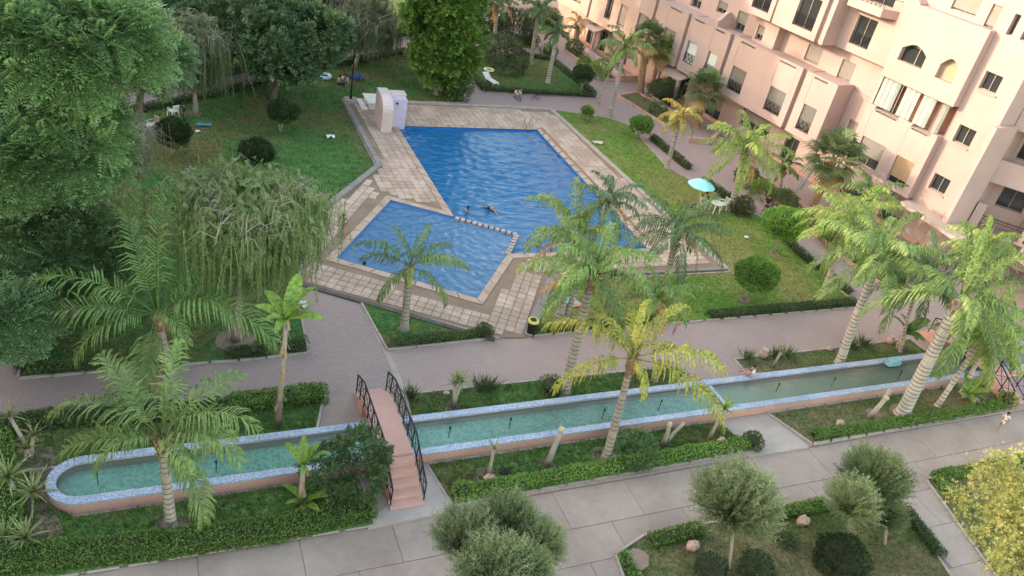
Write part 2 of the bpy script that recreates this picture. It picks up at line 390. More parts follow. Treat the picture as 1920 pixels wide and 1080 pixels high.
M_rock = plain('pinkish_rock', (.48, .32, .25), (.36, .24, .19), scale=6, fine=20, bstr=.6)
M_terra = plain('terracotta', (.42, .19, .12), rough=.8)
M_hedge = leaf('hedge_leaf', (.10, .21, .035), (.15, .28, .05), scale=1.3)
M_hedged = leaf('dark_hedge_leaf', (.055, .105, .035), (.085, .14, .05), scale=1.3)
M_core = plain('hedge_twigs', (.035, .04, .02), rough=.95)

# ---------------------------------------------------------------- ground, pavement, walkway
def prism_holes(outer, holes, z0, z1):
    b = MB(); loops = [outer]+holes
    tri = tessellate_polygon([[Vector((x, y, 0)) for x, y in l] for l in loops]); fl = [p for l in loops for p in l]
    b.v = [(x, y, z1) for x, y in fl]
    for t in tri:
        (ax, ay), (bx, by), (cx, cy) = [fl[i] for i in t]
        if (bx-ax)*(cy-ay)-(by-ay)*(cx-ax) < 0: t = t[::-1]
        b.f.append(tuple(t))
    for l in loops:
        n = len(l); k = len(b.v); b.v += [(x, y, z0) for x, y in l]+[(x, y, z1-.0005) for x, y in l]
        b.f += [(k+i, k+(i+1) % n, k+(i+1) % n+n, k+i+n) for i in range(n)]
    return b
def grow(poly, d):
    n = len(poly); a = sum(poly[i][0]*poly[(i+1)%n][1]-poly[(i+1)%n][0]*poly[i][1] for i in range(n)); s = 1 if a > 0 else -1
    out = []
    for i in range(n):
        p0, p1, p2 = Vector(poly[i-1]), Vector(poly[i]), Vector(poly[(i+1)%n])
        e1 = (p1-p0).normalized(); e2 = (p2-p1).normalized(); n1 = Vector((e1.y, -e1.x))*s; n2 = Vector((e2.y, -e2.x))*s
        m = (n1+n2); m = m/max(.3, m.length_squared)*2 if m.length > .2 else n1
        q = p1+m*d; out.append((q.x, q.y))
    return out
POOL = [(16.6, 53.4), (27.85, 53.4), (27.85, 35.6), (18.4, 35.6), (15.1, 31.5), (8.7, 35.9), (13.25, 42.2), (16.6, 40.0)]
KID = [(16.6, 40.0), (19.9, 37.8), (18.4, 35.6), (15.1, 31.5), (8.7, 35.9), (13.25, 42.2)]
MAIN = [(16.6, 53.4), (27.85, 53.4), (27.85, 35.6), (18.4, 35.6), (19.9, 37.8), (16.6, 40.0)]
MB().prism([(-300, -100), (350, -100), (350, 450), (-300, 450)], -.4, -.2).build('ground', M_earth, kind='structure')
PAVE = [(-45, 18.62), (70, 18.62), (70, 120), (-45, 120)]
prism_holes(PAVE, [grow(POOL, .08)], -.3, 0).build('pavement', M_pav, kind='structure')
# the smoother middle path and the far paths lie on the same slab as thin sheets
sheet = MB(); sheet.prism([(9.51, 28.06), (17.18, 28.07), (38.78, 28.20), (70, 28.2), (70, 23.15), (9.6, 23.15), (9.51, 28.06)][:-1], .0, .006)
sheet.build('path', M_pav2, kind='structure')
MB().prism([(9.04, 32.18), (9.38, 32.15), (9.61, 27.00), (9.62, 23.38), (9.33, 23.43), (9.32, 27.04)], .001, .014).build('path_border', M_kerb, kind='structure')
wk = MB().prism([(-45, -20), (70, -20), (70, 18.6), (-45, 18.6)], -.32, -.13).build('walkway', M_joint, kind='structure')
GB = [(14.87, 15.25), (16.39, 15.78), (25.08, 15.53), (28.82, 14.76), (27.84, 10.90), (26.07, 6.70), (13.90, 10.04)]
GB2 = [(31.35, 15.63), (40.48, 15.43), (34.79, 4.31), (29.78, 9.69)]
tm = {}
def slab_piece(w, h, th, name, mat, bev=.012):
    k = (name, round(w, 2), round(h, 2))
    if k not in tm:
        x, y = w/2, h/2; b = MB()
        b.add([(-x,-y,0),(x,-y,0),(x,y,0),(-x,y,0),(-x,-y,th-bev),(x,-y,th-bev),(x,y,th-bev),(-x,y,th-bev),(-x+bev,-y+bev,th),(x-bev,-y+bev,th),(x-bev,y-bev,th),(-x+bev,y-bev,th)],
            [(0,1,5,4),(1,2,6,5),(2,3,7,6),(3,0,4,7),(4,5,9,8),(5,6,10,9),(6,7,11,10),(7,4,8,11),(8,9,10,11)])
        tm[k] = b.mesh(name, mat)
    return tm[k]
rows = [(18.58, 16.75), (16.72, 15.2), (15.17, 13.4), (13.37, 11.5), (11.47, 9.6)]
for ri, (ya, yb) in enumerate(rows):
    x = -9.0+(ri*1.7) % 3.4
    while x < 46:
        if not (inside(np.array([[x+1.6, (ya+yb)/2]]), grow(GB, -1.2))[0]):
            o = shell('concrete_slab', slab_piece(3.235, ya-yb+.012, .033, 'concrete_slab', M_conc), wk, (x+1.6, (ya+yb)/2, -.13), random.uniform(-.002, .002))
        x += 3.25

# ---- lawns and planting beds
def lawn(name, poly, mat, z=.05, kerb=M_kerb, kw=.1, kh=.09, base=0.):
    MB().prism(grow(poly, -.03), base-.05, base+z).build(name, mat, kind='structure')
    if kerb:
        o = grow(poly, kw); b = MB(); n = len(poly)
        for i in range(n):
            a0, a1, b0, b1 = poly[i], poly[(i+1)%n], o[i], o[(i+1)%n]
            L = math.hypot(a1[0]-a0[0], a1[1]-a0[1]); k = max(1, int(L/1.1))
            for j in range(k):
                s, e = j/k+.006, (j+1)/k-.006
                q = [tuple(np.array(p)+(np.array(r)-np.array(p))*f) for p, r, f in ((a0, a1, s), (a0, a1, e), (b0, b1, e), (b0, b1, s))]
                b.prism(q, base-.04, base+kh+random.uniform(-.006, .006))
        b.build('kerb', kerb, kind='structure')
DECK = [(13.88, 57.93), (30.90, 57.55), (31.88, 32.88), (19.89, 32.86), (16.45, 28.08), (14.95, 28.24), (6.51, 33.94), (8.75, 40.78), (13.76, 47.00)]
LA = [(-5.04, 28.33), (4.19, 28.27), (5.93, 28.36), (6.18, 33.50), (8.60, 40.91), (13.44, 46.99), (13.49, 58.00), (23.48, 58.67), (25.05, 64.20), (21.71, 69.54), (13.00, 64.57), (8.42, 60.83), (3.65, 57.39), (-0.78, 54.32), (-6.00, 47.52), (-4.92, 34.07)]
LC = [(9.19, 31.89), (14.83, 28.29), (9.52, 28.10)]
LR = [(17.01, 28.23), (20.13, 32.67), (32.26, 32.61), (31.37, 57.70), (35.91, 56.48), (37.12, 55.01), (36.14, 46.96), (39.49, 38.91), (38.81, 33.32), (38.75, 28.26)]
LM = [(26.51, 65.70), (26.39, 61.29), (36.98, 60.98), (36.84, 70.27), (29.32, 71.95)]
LI = [(31.57, 76.35), (35.70, 79.66), (37.14, 76.52), (35.95, 73.82), (30.69, 73.91)]
LJ = [(39.47, 84.27), (42.64, 86.67), (43.12, 80.63), (41.54, 79.19), (39.11, 79.54)]
CB1 = [(9.53, 24.90), (18.16, 24.83), (23.15, 24.76), (23.53, 24.21), (21.9, 23.25), (9.35, 23.25)]
CB2 = [(26.98, 24.80), (33.62, 24.82), (39.60, 24.85), (39.71, 23.54), (38.9, 23.25), (26.97, 23.64)]
CB0 = [(-14, 23.25), (-14, 27.2), (-4.12, 25.91), (6.12, 25.60), (5.35, 23.25), (-3, 23.25)]
FBL = [(-14, 18.75), (-14, 23.25), (-2.9, 23.25), (-3.95, 22.0), (-2.9, 20.85), (6.55, 20.85), (6.56, 18.45)]
FB2 = [(9.3, 20.85), (9.65, 18.73), (23.86, 18.95), (23.15, 20.85)]
FB3 = [(26.2, 20.85), (27.05, 18.69), (40.44, 18.82), (41.3, 20.85)]
FB3[3] = (max(FB3[2][0]+.1, 41.3), 20.85)
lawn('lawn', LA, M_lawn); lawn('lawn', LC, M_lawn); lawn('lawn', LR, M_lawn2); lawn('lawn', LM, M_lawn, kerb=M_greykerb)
lawn('planting_bed', LI, M_cover); lawn('planting_bed', LJ, M_cover)
lawn('planting_bed', CB1, M_cover); lawn('planting_bed', CB2, M_bed); lawn('planting_bed', CB0, M_cover, z=.04)
lawn('planting_bed', FBL, M_cover, z=.052, kh=.02, kw=.06); lawn('planting_bed', FB2, M_cover, kh=.03); lawn('planting_bed', FB3, M_bed)
lawn('planting_bed', GB, M_bed, base=-.1); lawn('planting_bed', GB2, M_bed, base=-.1)
# beds between the far path and the flats
PB = [[(41.52, 75.39), (42.03, 65.96), (40.59, 66.05), (39.94, 73.77)], [(39.73, 61.65), (42.34, 62.72), (43.65, 58.27), (41.01, 55.03)],
      [(42.13, 45.72), (44.17, 45.27), (44.50, 37.32), (45.52, 30.95), (42.82, 28.74), (42.21, 32.53), (42.48, 39.74)]]
for p in PB: lawn('planting_bed', p, M_bed, kerb=M_pinkwall, kw=.14, kh=.22)
lawn('planting_bed', [(-1.09, 55.17), (8.61, 62.29), (21.97, 70.87), (23.30, 79.81), (1.38, 71.49), (-5.63, 59.81)][::1], M_cover, z=.03) if 0 else None
lawn('planting_bed', [(-2.67, 56.37), (3.93, 61.31), (12.04, 68.59), (23.05, 74.84), (31.59, 79.75), (34.51, 84.52), (40.74, 107.19), (15.11, 112.34), (-11.60, 89.99), (-14.27, 58.64)], M_cover)
# bare soil rings, patches, concrete pads
def disc(x, y, r, z, n=14, j=.2): return [(x+r*random.uniform(1-j, 1)*math.cos(2*PI*i/n), y+r*random.uniform(1-j, 1)*math.sin(2*PI*i/n)) for i in range(n)]
M_soil = plain('bare_soil', (.24, .17, .13), (.17, .12, .09), scale=3, fine=16, bstr=.6)
def soil(x, y, r, z=.054): MB().prism(disc(x, y, r, z), .0, z+.012).build('bare_soil', M_soil, kind='structure')
for (x, y), r in (((16.71, 19.68), .75), ((0.02, 19.71), .6), ((3.00, 29.61), .95), ((11.35, 19.68), .62), ((31.80, 32.65), .0), ((14.04, 19.90), .4), ((33.68, 19.62), .7), ((31.93, 19.80), .45),
                  ((13.10, 14.23), .0), ((15.50, 14.82), .5), ((31.21, 29.85), .45), ((36.88, 34.39), .5), ((11.26, 23.82), .4), ((2.96, 54.71), .5), ((37.38, 29.89), .4)):
    if r: soil(x, y, r)
MB().prism([(-4.82, 24.19), (-3.76, 24.25), (-3.44, 23.40), (-3.54, 21.69), (-3.16, 20.24), (-4.02, 19.80), (-4.59, 21.45)], .0, .068).build('bare_soil', M_soil, kind='structure')
MB().prism([(7.04, 19.01), (8.7, 20.9), (9.25, 20.9), (9.58, 18.64), (9.46, 18.46), (6.34, 18.35), (6.77, 18.94)], -.12, .005).build('landing', M_kerb, kind='structure')
MB().prism([(23.3, 20.9), (26.1, 20.9), (26.79, 18.53), (23.38, 18.58)], -.12, .006).build('landing', M_kerb, kind='structure')
MB().prism([(6.13, 25.53), (9.48, 24.91), (9.25, 23.2), (5.45, 23.2)], .0, .008).build('landing', M_conc, kind='structure')

# ---------------------------------------------------------------- pool, deck, tiles
dk = prism_holes(DECK, [grow(POOL, .08)], .0, .08).build('pool_deck', M_grout, kind='structure')
def ring(poly, d, z0, z1, name, mat, parent=None):
    o = grow(poly, d); b = MB(); n = len(poly)
    for i in range(n): b.prism([poly[i], poly[(i+1)%n], o[(i+1)%n], o[i]], z0, z1)
    return b
cop = grow(POOL, .42); copm = MB(); n = len(POOL)
for i in range(n):
    a0, a1, b0, b1 = POOL[i], POOL[(i+1)%n], cop[i], cop[(i+1)%n]; L = math.dist(a0, a1); k = max(1, int(L/1.0))
    for j in range(k):
        s, e = j/k+.004, (j+1)/k-.004
        q = [tuple(np.array(p)+(np.array(r)-np.array(p))*f) for p, r, f in ((a0, a1, s), (a0, a1, e), (b0, b1, e), (b0, b1, s))]
        cx = sum(v[0] for v in q)/4; cy = sum(v[1] for v in q)/4
        MB().prism([(x-cx, y-cy) for x, y in q], 0, .05).build('coping_stone', M_coping, dk, loc=(cx, cy, .075))
KIDBAND = grow(KID, 1.05); COP = grow(POOL, .46)
pieces = []
A_ = math.atan2(-4.15, 6.4)
def tiles(rot, ox, oy, test, size=.46, gap=.028):
    c, s = math.cos(rot), math.sin(rot)
    for i in range(-60, 60):
        for j in range(-70, 70):
            u, v = (i+.5)*size, (j+.5)*size; x, y = ox+c*u-s*v, oy+s*u+c*v
            if 5 < x < 33 and 27 < y < 59 and test(x, y): pieces.append((x, y, rot, size-gap))
def ptin(x, y, poly): return inside(np.array([[x, y]]), poly)[0]
DI = grow(DECK, -.3)
regA = lambda x, y: (y < 33.2 or (x < 16.2 and y < 41.5) or (x < 12.6 and y < 45) or (y < 35.0 and x < 19.0))
def tA(x, y): return regA(x, y) and ptin(x, y, DI) and not ptin(x, y, grow(COP, .2)) and not ptin(x, y, KIDBAND)
def tB(x, y): return not regA(x, y) and not regA(x-.15, y-.2) and ptin(x, y, DI) and not ptin(x, y, grow(COP, .2))
tiles(A_, 8.7, 35.9, tA); tiles(0, 16.6, 53.4, tB)
pieces.sort(key=lambda p: p[0]*p[0]+p[1]*p[1])
rest = MB()
for i, (x, y, r, s) in enumerate(pieces):
    if i < 300: shell('paving_tile', slab_piece(s, s, .035+.0, 'paving_tile', M_tile, .01), dk, (x, y, .078+random.uniform(0, .008)), r+random.uniform(-.01, .01))
    else:
        c, q = math.cos(r)*s/2, math.sin(r)*s/2; z = .112+random.uniform(0, .008)
        rest.add([(x-c+q, y-q-c, z), (x+c+q, y+q-c, z), (x+c-q, y+q+c, z), (x-c-q, y-q+c, z), (x-c+q, y-q-c, .08), (x+c+q, y+q-c, .08), (x+c-q, y+q+c, .08), (x-c-q, y-q+c, .08)],
                 [(0,1,2,3), (4,5,1,0), (5,6,2,1), (6,7,3,2), (7,4,0,3)])
rest.build('paving_tiles', M_tile, dk, kind='stuff')
# plain bands of coping round the children's pool
kb = grow(KID, 1.02)
for i in (2, 3, 4): pass
bandm = MB()
ko = grow(POOL, .44)
def band(a, b_, w, side):
    a, b_ = Vector(a), Vector(b_); d = (b_-a).normalized(); nn = Vector((d.y, -d.x))*side; L = (b_-a).length; k = max(1, int(L/1.3))
    for j in range(k):
        p = a+d*(L*j/k+.01); q = a+d*(L*(j+1)/k-.01)
        MB().prism([tuple(p+nn*.44), tuple(q+nn*.44), tuple(q+nn*w), tuple(p+nn*w)], .0, .035).build('border_slab', M_coping, dk, loc=(0, 0, .08))
band((18.9, 35.1), (15.1, 31.5), .98, -1) if 0 else None
# basin
M_deep = plain('pool_blue_tile', (.012, .15, .46), (.01, .12, .40), scale=.8, fine=12, rough=.4)
M_kidt = plain('pale_pool_tile', (.08, .26, .62), (.06, .21, .54), scale=1, fine=12, rough=.4)
def basin(poly, zb, mat, skip=()):
    b = MB(); n = len(poly)
    for i in range(n):
        if i in skip: continue
        (x0, y0), (x1, y1) = poly[i], poly[(i+1)%n]; b.add([(x0, y0, .12), (x1, y1, .12), (x1, y1, zb), (x0, y0, zb)], [(0, 1, 2, 3)])
    b.prism(poly, zb-.1, zb); return b
basin(MAIN, -1.5, M_deep).build('pool_floor', M_deep, kind='structure')
basin(KID, -.55, M_kidt).build('children_pool_floor', M_kidt, kind='structure')
M_w1 = watermat('pool_water_surface', (.06, .40, .92), 5.0, .5, .06, .42); M_w2 = watermat('children_pool_water_surface', (.24, .55, 1.0), 5.0, .5, .05, .42)
def wsheet(poly, z, name, mat): 
    b = MB(); t = tessellate_polygon([[Vector((x, y, 0)) for x, y in poly]]); b.v = [(x, y, z) for x, y in poly]
    for q in t:
        (ax, ay), (bx, by), (cx, cy) = [poly[i] for i in q]
        b.f.append(tuple(q) if (bx-ax)*(cy-ay)-(by-ay)*(cx-ax) > 0 else tuple(q[::-1]))
    return b.build(name, mat, kind='structure')
def wavesheet(poly, z0, name, mat, rms, lmin, lmax, g=.11, seed=1):
    r = np.random.default_rng(seed); a = np.array(poly); lo, hi = a.min(0)-.1, a.max(0)+.1; nx, ny = int((hi[0]-lo[0])/g)+1, int((hi[1]-lo[1])/g)+1
    X, Y = np.meshgrid(lo[0]+np.arange(nx)*g, lo[1]+np.arange(ny)*g); Z = np.zeros_like(X); m = 34
    for i in range(m):
        lam = math.exp(r.uniform(math.log(lmin), math.log(lmax))); th = r.normal(-.35, .75)+PI/2; k = 2*PI/lam; A = rms*math.sqrt(2/m)/k
        wx, wy = X+.3*np.sin(Y*.7+i), Y+.3*np.sin(X*.6+2*i); Z += A*np.sin(k*(wx*math.cos(th)+wy*math.sin(th))+r.uniform(0, 6.3))
    Z *= .75+.5*np.sin(X*.45+1)*np.sin(Y*.38)
    V = np.c_[X.ravel(), Y.ravel(), (Z+z0).ravel()]; I = np.arange(nx*ny).reshape(ny, nx); F = np.stack([I[:-1, :-1], I[:-1, 1:], I[1:, 1:], I[1:, :-1]], -1).reshape(-1, 4)
    c = V[F].mean(1)[:, :2]; F = F[inside(c, grow(poly, .05))]
    u, inv = np.unique(F, return_inverse=True); me = qmesh(name, V[u], inv.reshape(-1, 4), mat); me.polygons.foreach_set('use_smooth', [True]*len(me.polygons)); return shell(name, me, kind='structure')
wavesheet(MAIN, -.02, 'pool_water', M_w1, .24, .28, 1.2, .08); wavesheet(KID, -.015, 'children_pool_water', M_w2, .22, .26, 1.0, .08, seed=4)
# divider wall with blocks
dv = thing('pool_divider', 'low wall of square pale blocks between the large pool and the small pool', 'pool wall', (16.6, 40.0, -.5))
pts = [Vector((16.6, 40.0)), Vector((19.9, 37.8)), Vector((18.45, 35.65))]
wl = MB()
for a, b_ in ((0, 1), (1, 2)):
    p, q = pts[a]-pts[0], pts[b_]-pts[0]; d = (q-p).normalized(); nn = Vector((-d.y, d.x))*.16
    wl.prism([tuple(p-nn), tuple(q-nn), tuple(q+nn), tuple(p+nn)], 0, .47)
wl.build('base_wall', M_deep, dv)
bb = slab_piece(.27, .3, .17, 'block', M_kerb, .02)
for a, b_, k in ((0, 1, 11), (1, 2, 7)):
    p, q = pts[a]-pts[0], pts[b_]-pts[0]; r = math.atan2((q-p).y, (q-p).x)
    for j in range(k):
        c = p.lerp(q, (j+.6)/k); shell('block', bb, dv, (c.x, c.y, .45), r)
# deck edging
def kerbline(name, pts, w, h, mat, z=0, step=.9, parent=None):
    for a, b_ in zip(pts[:-1], pts[1:]):
        a, b_ = Vector(a), Vector(b_); L = (b_-a).length; k = max(1, round(L/step)); d = (b_-a).normalized(); r = math.atan2(d.y, d.x)
        for j in range(k):
            c = a+d*(L*(j+.5)/k); shell(name, slab_piece(round(L/k-.03, 2), w, h, name, mat), parent, (c.x, c.y, z), r)
kerbline('kerb_stone', [(13.69, 58.02), (13.70, 46.92), (8.69, 40.78)], .36, .24, M_greykerb, 0, 1.3, dk)
kerbline('kerb_stone', [(6.53, 33.75), (14.83, 28.08)], .28, .10, M_dark, 0.0, 1.3, dk)
kerbline('kerb_stone', [(20.05, 33.00), (16.57, 28.15)], .45, .16, M_greykerb, 0, 1.4, dk)
kerbline('kerb_stone', [(20.19, 33.10), (32.04, 32.99)], .25, .15, M_greykerb, 0, 1.4, dk)
kerbline('kerb_stone', [(31.06, 57.68), (31.63, 44.01), (32.11, 32.98)], .34, .14, M_kerb, 0, 1.4, dk)
kerbline('kerb_stone', [(13.97, 58.36), (31.17, 57.91)], .3, .13, M_kerb, 0, 1.4, dk)

# ---------------------------------------------------------------- raised canal, bridges
YF, YN, XL = 23.1, 20.92, -2.65
R_ = (YF-YN)/2; YC = (YF+YN)/2
M_rim = mosaicmat('blue_white_mosaic', (.21, .27, .42), (.44, .47, .53), 30)
M_teal = mosaicmat('teal_mosaic', (.26, .56, .48), (.42, .66, .56), 9, (.16, .44, .40)); M_sand = mosaicmat('sandy_mosaic', (.50, .45, .32), (.40, .45, .32), 8)
M_w3 = watermat('canal_water_surface', (.80, .95, .88), 3.5, .3, .06, .12)
def canal_outline(d, xr=56., xl=XL):
    r = R_-d; return [(xr, YC-r)]+[(xr, YC+r)]+[(xl-r*math.sin(PI*i/14), YC+r*math.cos(PI*i/14)) for i in range(15)]
cn = thing('raised_canal', 'long raised water channel with rounded left end and blue mosaic rim', 'water channel', (XL, YC, 0))
loc = Vector((XL, YC))
def lc(poly): return [(x-loc.x, y-loc.y) for x, y in poly]
o_, i_ = canal_outline(.04), canal_outline(.30)
prism_holes(lc(o_), [lc(i_)], 0, .47).build('wall', M_pinkwall, cn)
prism_holes(lc(canal_outline(0)), [lc(canal_outline(.31))], .47, .55).build('rim', M_rim, cn)
MB().prism(lc(canal_outline(.2, 23.9)), .02, .10).build('basin_floor', M_teal, cn)
MB().prism(lc([(23.95, YN+.2), (56, YN+.2), (56, YF-.2), (23.95, YF-.2)]), .02, .12).build('basin_floor', M_sand, cn)
MB().box(23.75-loc.x, 23.95-loc.x, -R_+.3, R_-.3, .1, .47).build('cross_wall', M_rim, cn)
wsheet([(x, y) for x, y in canal_outline(.29)], .435, 'canal_water', M_w3)
NZ = ['inside the rounded left end of the canal', 'in the canal water right of the drooping canal palm', 'in the canal water behind the bright banana plant', 'in the canal water just right of the footbridge', 'in the canal water behind the young dracaena', 'in the canal water left of the yellow palm trunk', 'in the canal water right of the yellow palm trunk', 'in the brownish water beyond the seated person', 'in the brownish water left of the turquoise box', 'in the water between turquoise box and stout whitish palm']
for x, nz in zip((-2.2, 1.6, 5.4, 10.5, 13.2, 17.6, 20.6, 27.5, 31.0, 35.5), NZ):
    t = thing('fountain_nozzle', 'thin dark fountain nozzle '+nz, 'fountain nozzle', (x, YC+random.uniform(-.2, .2), .1), group='fountain nozzles along the canal')
    MB().tube([(0, 0, 0), (0, 0, .55)], .022, 6).build('pipe', M_black, t); MB().tube([(0, 0, .5), (0, 0, .62)], [.045, .03], 6).build('tip', M_black, t)
bx = thing('fountain_box', 'turquoise painted box on the far canal rim', 'box', (*(35.69, 22.65), .5)) 
MB().prism([(-.42, -.22), (.42, -.22), (.47, 0), (.42, .22), (-.42, .22), (-.47, 0)], .0, .2).build('body', plain('turquoise_paint', (.20, .38, .43)), bx); MB().prism([(-.32, -.16), (.32, -.16), (.32, .16), (-.32, .16)], .2, .26).build('lid', MATS['turquoise_paint'], bx)

M_step = plain('pink_step_paint', (.56, .32, .27), (.47, .265, .23), scale=1.5)
def bridge(name, label, x, y0=18.95, group='pink footbridges over the canal'):
    t = thing(name, label, 'footbridge', (x, 20.7, 0), group=group); w = .6
    MB().box(-w, w, .02, 3.22, .72, .95).build('deck', M_step, t)
    for k in range(5):
        MB().box(-w-.06*(k == 4), w+.06*(k == 4), -(k+1)*.35, -k*.35, 0, .95-.19*(k+.5)+(.02 if k == 4 else 0)).build('step', M_step, t)
        MB().box(-w, w, 3.24+k*.3, 3.24+(k+1)*.3-.002, 0, .95-.19*(k+.5)).build('step', M_step, t)
    for s in (-1, 1):
        X = s*(w+.03); rl = MB(); top = [(X, -1.62, .95), (X, .1, 1.88), (X, 3.2, 1.88), (X, 4.2, 1.45)]; bot = [(X, -1.62, .32), (X, .1, 1.12), (X, 3.2, 1.12), (X, 4.2, .75)]
        for a, b_ in zip(top[:-1], top[1:]): rl.bar(a, b_, .055, .05)
        for a, b_ in zip(bot[:-1], bot[1:]): rl.bar(a, b_, .035)
        R = rl.build('railing', M_black, t)
        def at(L, y):
            for a, b_ in zip(L[:-1], L[1:]):
                if a[1] <= y <= b_[1]+1e-6: q = (y-a[1])/(b_[1]-a[1]); return Vector(a).lerp(Vector(b_), q)
        ys = [-1.62, -.95, -.3, .35, 1.0, 1.65, 2.3, 2.95, 3.6, 4.2]
        for i, y in enumerate(ys):
            a, b_ = at(bot, y), at(top, y); foot = Vector((X, y, max(0.12, a.z-.32)))
            MB().bar(foot, b_, .04).build('post', M_black, R)
            if i < len(ys)-1:
                c, d = at(bot, ys[i+1]), at(top, ys[i+1]); q = MB(); q.bar(a, d, .022); q.bar(b_, c, .022); q.build('cross_brace', M_black, R)
    return t
bridge('footbridge', 'pink footbridge with black railings and five steps over the middle of the canal', 7.95)
bridge('footbridge', 'pink footbridge half hidden by palms at the far right end of the canal', (41.67, 19.51)[0]-.2)

# ---------------------------------------------------------------- apartment building (local x along the front towards the viewer, y inwards, z up)
BP = (47.36, 45.38); BR = math.radians(-81)
bd = thing('apartment_building', 'large salmon pink stuccoed apartment block with arches, railed windows and roller shutters', 'building', (*BP, 0), BR)
def wallbox(u0, u1, y0, y1, z0, z1, ops=(), mat=M_stucco, name='wall', parent=None, reveal=.32, bottom=True, arch=()):
    """box whose front (y0) is cut by openings (ua,ub,za,zb), each with reveals"""
    b = MB(); us = sorted({u0, u1, *[o[0] for o in ops], *[o[1] for o in ops]}); zs = sorted({z0, z1, *[o[2] for o in ops], *[o[3] for o in ops]})
    for i in range(len(us)-1):
        for j in range(len(zs)-1):
            cu, cz = (us[i]+us[i+1])/2, (zs[j]+zs[j+1])/2
            if any(o[0] < cu < o[1] and o[2] < cz < o[3] for o in ops): continue
            b.add([(us[i], y0, zs[j]), (us[i+1], y0, zs[j]), (us[i+1], y0, zs[j+1]), (us[i], y0, zs[j+1])], [(0, 1, 2, 3)])
    for a, c, d, e in [o[:4] for o in ops]:
        r = y0+reveal
        b.add([(a, y0, d), (a, r, d), (a, r, e), (a, y0, e)], [(0, 1, 2, 3)]); b.add([(c, y0, d), (c, r, d), (c, r, e), (c, y0, e)], [(3, 2, 1, 0)])
        b.add([(a, y0, d), (c, y0, d), (c, r, d), (a, r, d)], [(0, 1, 2, 3)]); b.add([(a, y0, e), (c, y0, e), (c, r, e), (a, r, e)], [(3, 2, 1, 0)])
    b.add([(u0, y0, z0), (u1, y0, z0), (u1, y1, z0), (u0, y1, z0), (u0, y0, z1), (u1, y0, z1), (u1, y1, z1), (u0, y1, z1)], [(4, 5, 6, 7), (1, 2, 6, 5), (3, 0, 4, 7), (3, 2, 1, 0), (2, 3, 7, 6)])
    return b.build(name, mat, parent or bd)
def window(u0, u1, z0, z1, y, kind='shutter', rail=0, parent=None, shut=None, mat=None, split=2):
    """y = plane of the wall front; the unit sits in the reveal"""
    par = parent or bd; yy = y+.22; f = MB(); w = .05
    f.box(u0, u0+w, yy, yy+.06, z0, z1); f.box(u1-w, u1, yy, yy+.06, z0, z1); f.box(u0+w, u1-w, yy, yy+.06, z1-w, z1); f.box(u0+w, u1-w, yy, yy+.06, z0, z0+w)
    for k in range(1, split): c = u0+(u1-u0)*k/split; f.box(c-.025, c+.025, yy-.005, yy+.055, z0+w, z1-w)
    F = f.build('window', M_frame, par)
    for k in range(split):
        a = u0+(u1-u0)*k/split+.03; c = u0+(u1-u0)*(k+1)/split-.03
        MB().box(a, c, yy+.065, yy+.08, z0+.02, z1-.02).build('pane', M_glass, F)
    if kind in ('shutter', 'half'):
        zb = z0+(z1-z0)*(.08 if kind == 'shutter' else .12 if rail else .38) if shut is None else shut
        s = MB(); n = max(6, int((z1-zb)/.11)); h = (z1-zb)/n
        for k in range(n): s.box(u0+.03, u1-.03, yy-.10+(.012 if k % 2 else 0), yy-.04, zb+k*h+.008, zb+(k+1)*h-.008)
        s.box(u0+.04, u1-.04, yy-.05, yy-.035, zb, z1); s.build('shutter', mat or M_shut, F)
    if kind == 'panel': MB().box(u0+.02, u1-.02, yy-.12, yy-.08, z0+(z1-z0)*.25, z1-.02).build('awning', M_brown, F)
    if kind == 'curtain':
        MB().box(u0+.12, u1-.12, yy-.03, yy-.01, z0+.05, z1-.05).build('curtain', M_curt, F)
    if rail:
        yr = y+.06; r = MB(); zt = z0+rail; r.box(u0, u1, yr, yr+.035, zt, zt+.04); r.box(u0, u1, yr, yr+.035, zt-.12, zt-.09); r.box(u0, u1, yr, yr+.03, z0+.06, z0+.09)
        m = max(2, round((u1-u0)/.42)); 
        for k in range(m+1): c = u0+(u1-u0)*k/m; r.box(c-.012, c+.012, yr, yr+.03, z0+.09, zt)
        for k in range(m):
            a = u0+(u1-u0)*k/m; c = u0+(u1-u0)*(k+1)/m
            r.bar((a, yr+.015, z0+.09), (c, yr+.015, zt-.1), .022); r.bar((a, yr+.015, zt-.1), (c, yr+.015, z0+.09), .022)
            mid = (a+c)/2; q = (z0+zt)/2; r.bar((mid, yr+.01, q-.16), (mid+.1, yr+.01, q), .02); r.bar((mid+.1, yr+.01, q), (mid, yr+.01, q+.16), .02); r.bar((mid, yr+.01, q+.16), (mid-.1, yr+.01, q), .02); r.bar((mid-.1, yr+.01, q), (mid, yr+.01, q-.16), .02)
        r.build('window_railing', M_black, F)
    return F
# ground floor, set back
G0 = [(-31.8, -30.8, .05, 2.2), (-29.6, -28.4, .05, 2.3), (-25.6, -24.6, .05, 2.3), (-18.2, -17.3, .05, 2.3), (-16.6, -15.4, .05, 2.4), (-12.6, -10.6, .2, 2.5), (-8.2, -4.8, 1.0, 2.85), (-3.0, -1.6, .3, 2.4), (2.4, 5.6, .3, 2.6), (7.2, 9.0, .1, 2.5)]
wallbox(-38, 12.3, 1.3, 9, 0, 3.1, G0, M_stucco)
for o in G0: window(*o, 1.3, 'half' if o[1]-o[0] > 1.5 else 'none', split=2)
MB().box(-38, 12.3, 1.22, 1.3, 0, .35).build('plinth', M_pinkwall, bd)
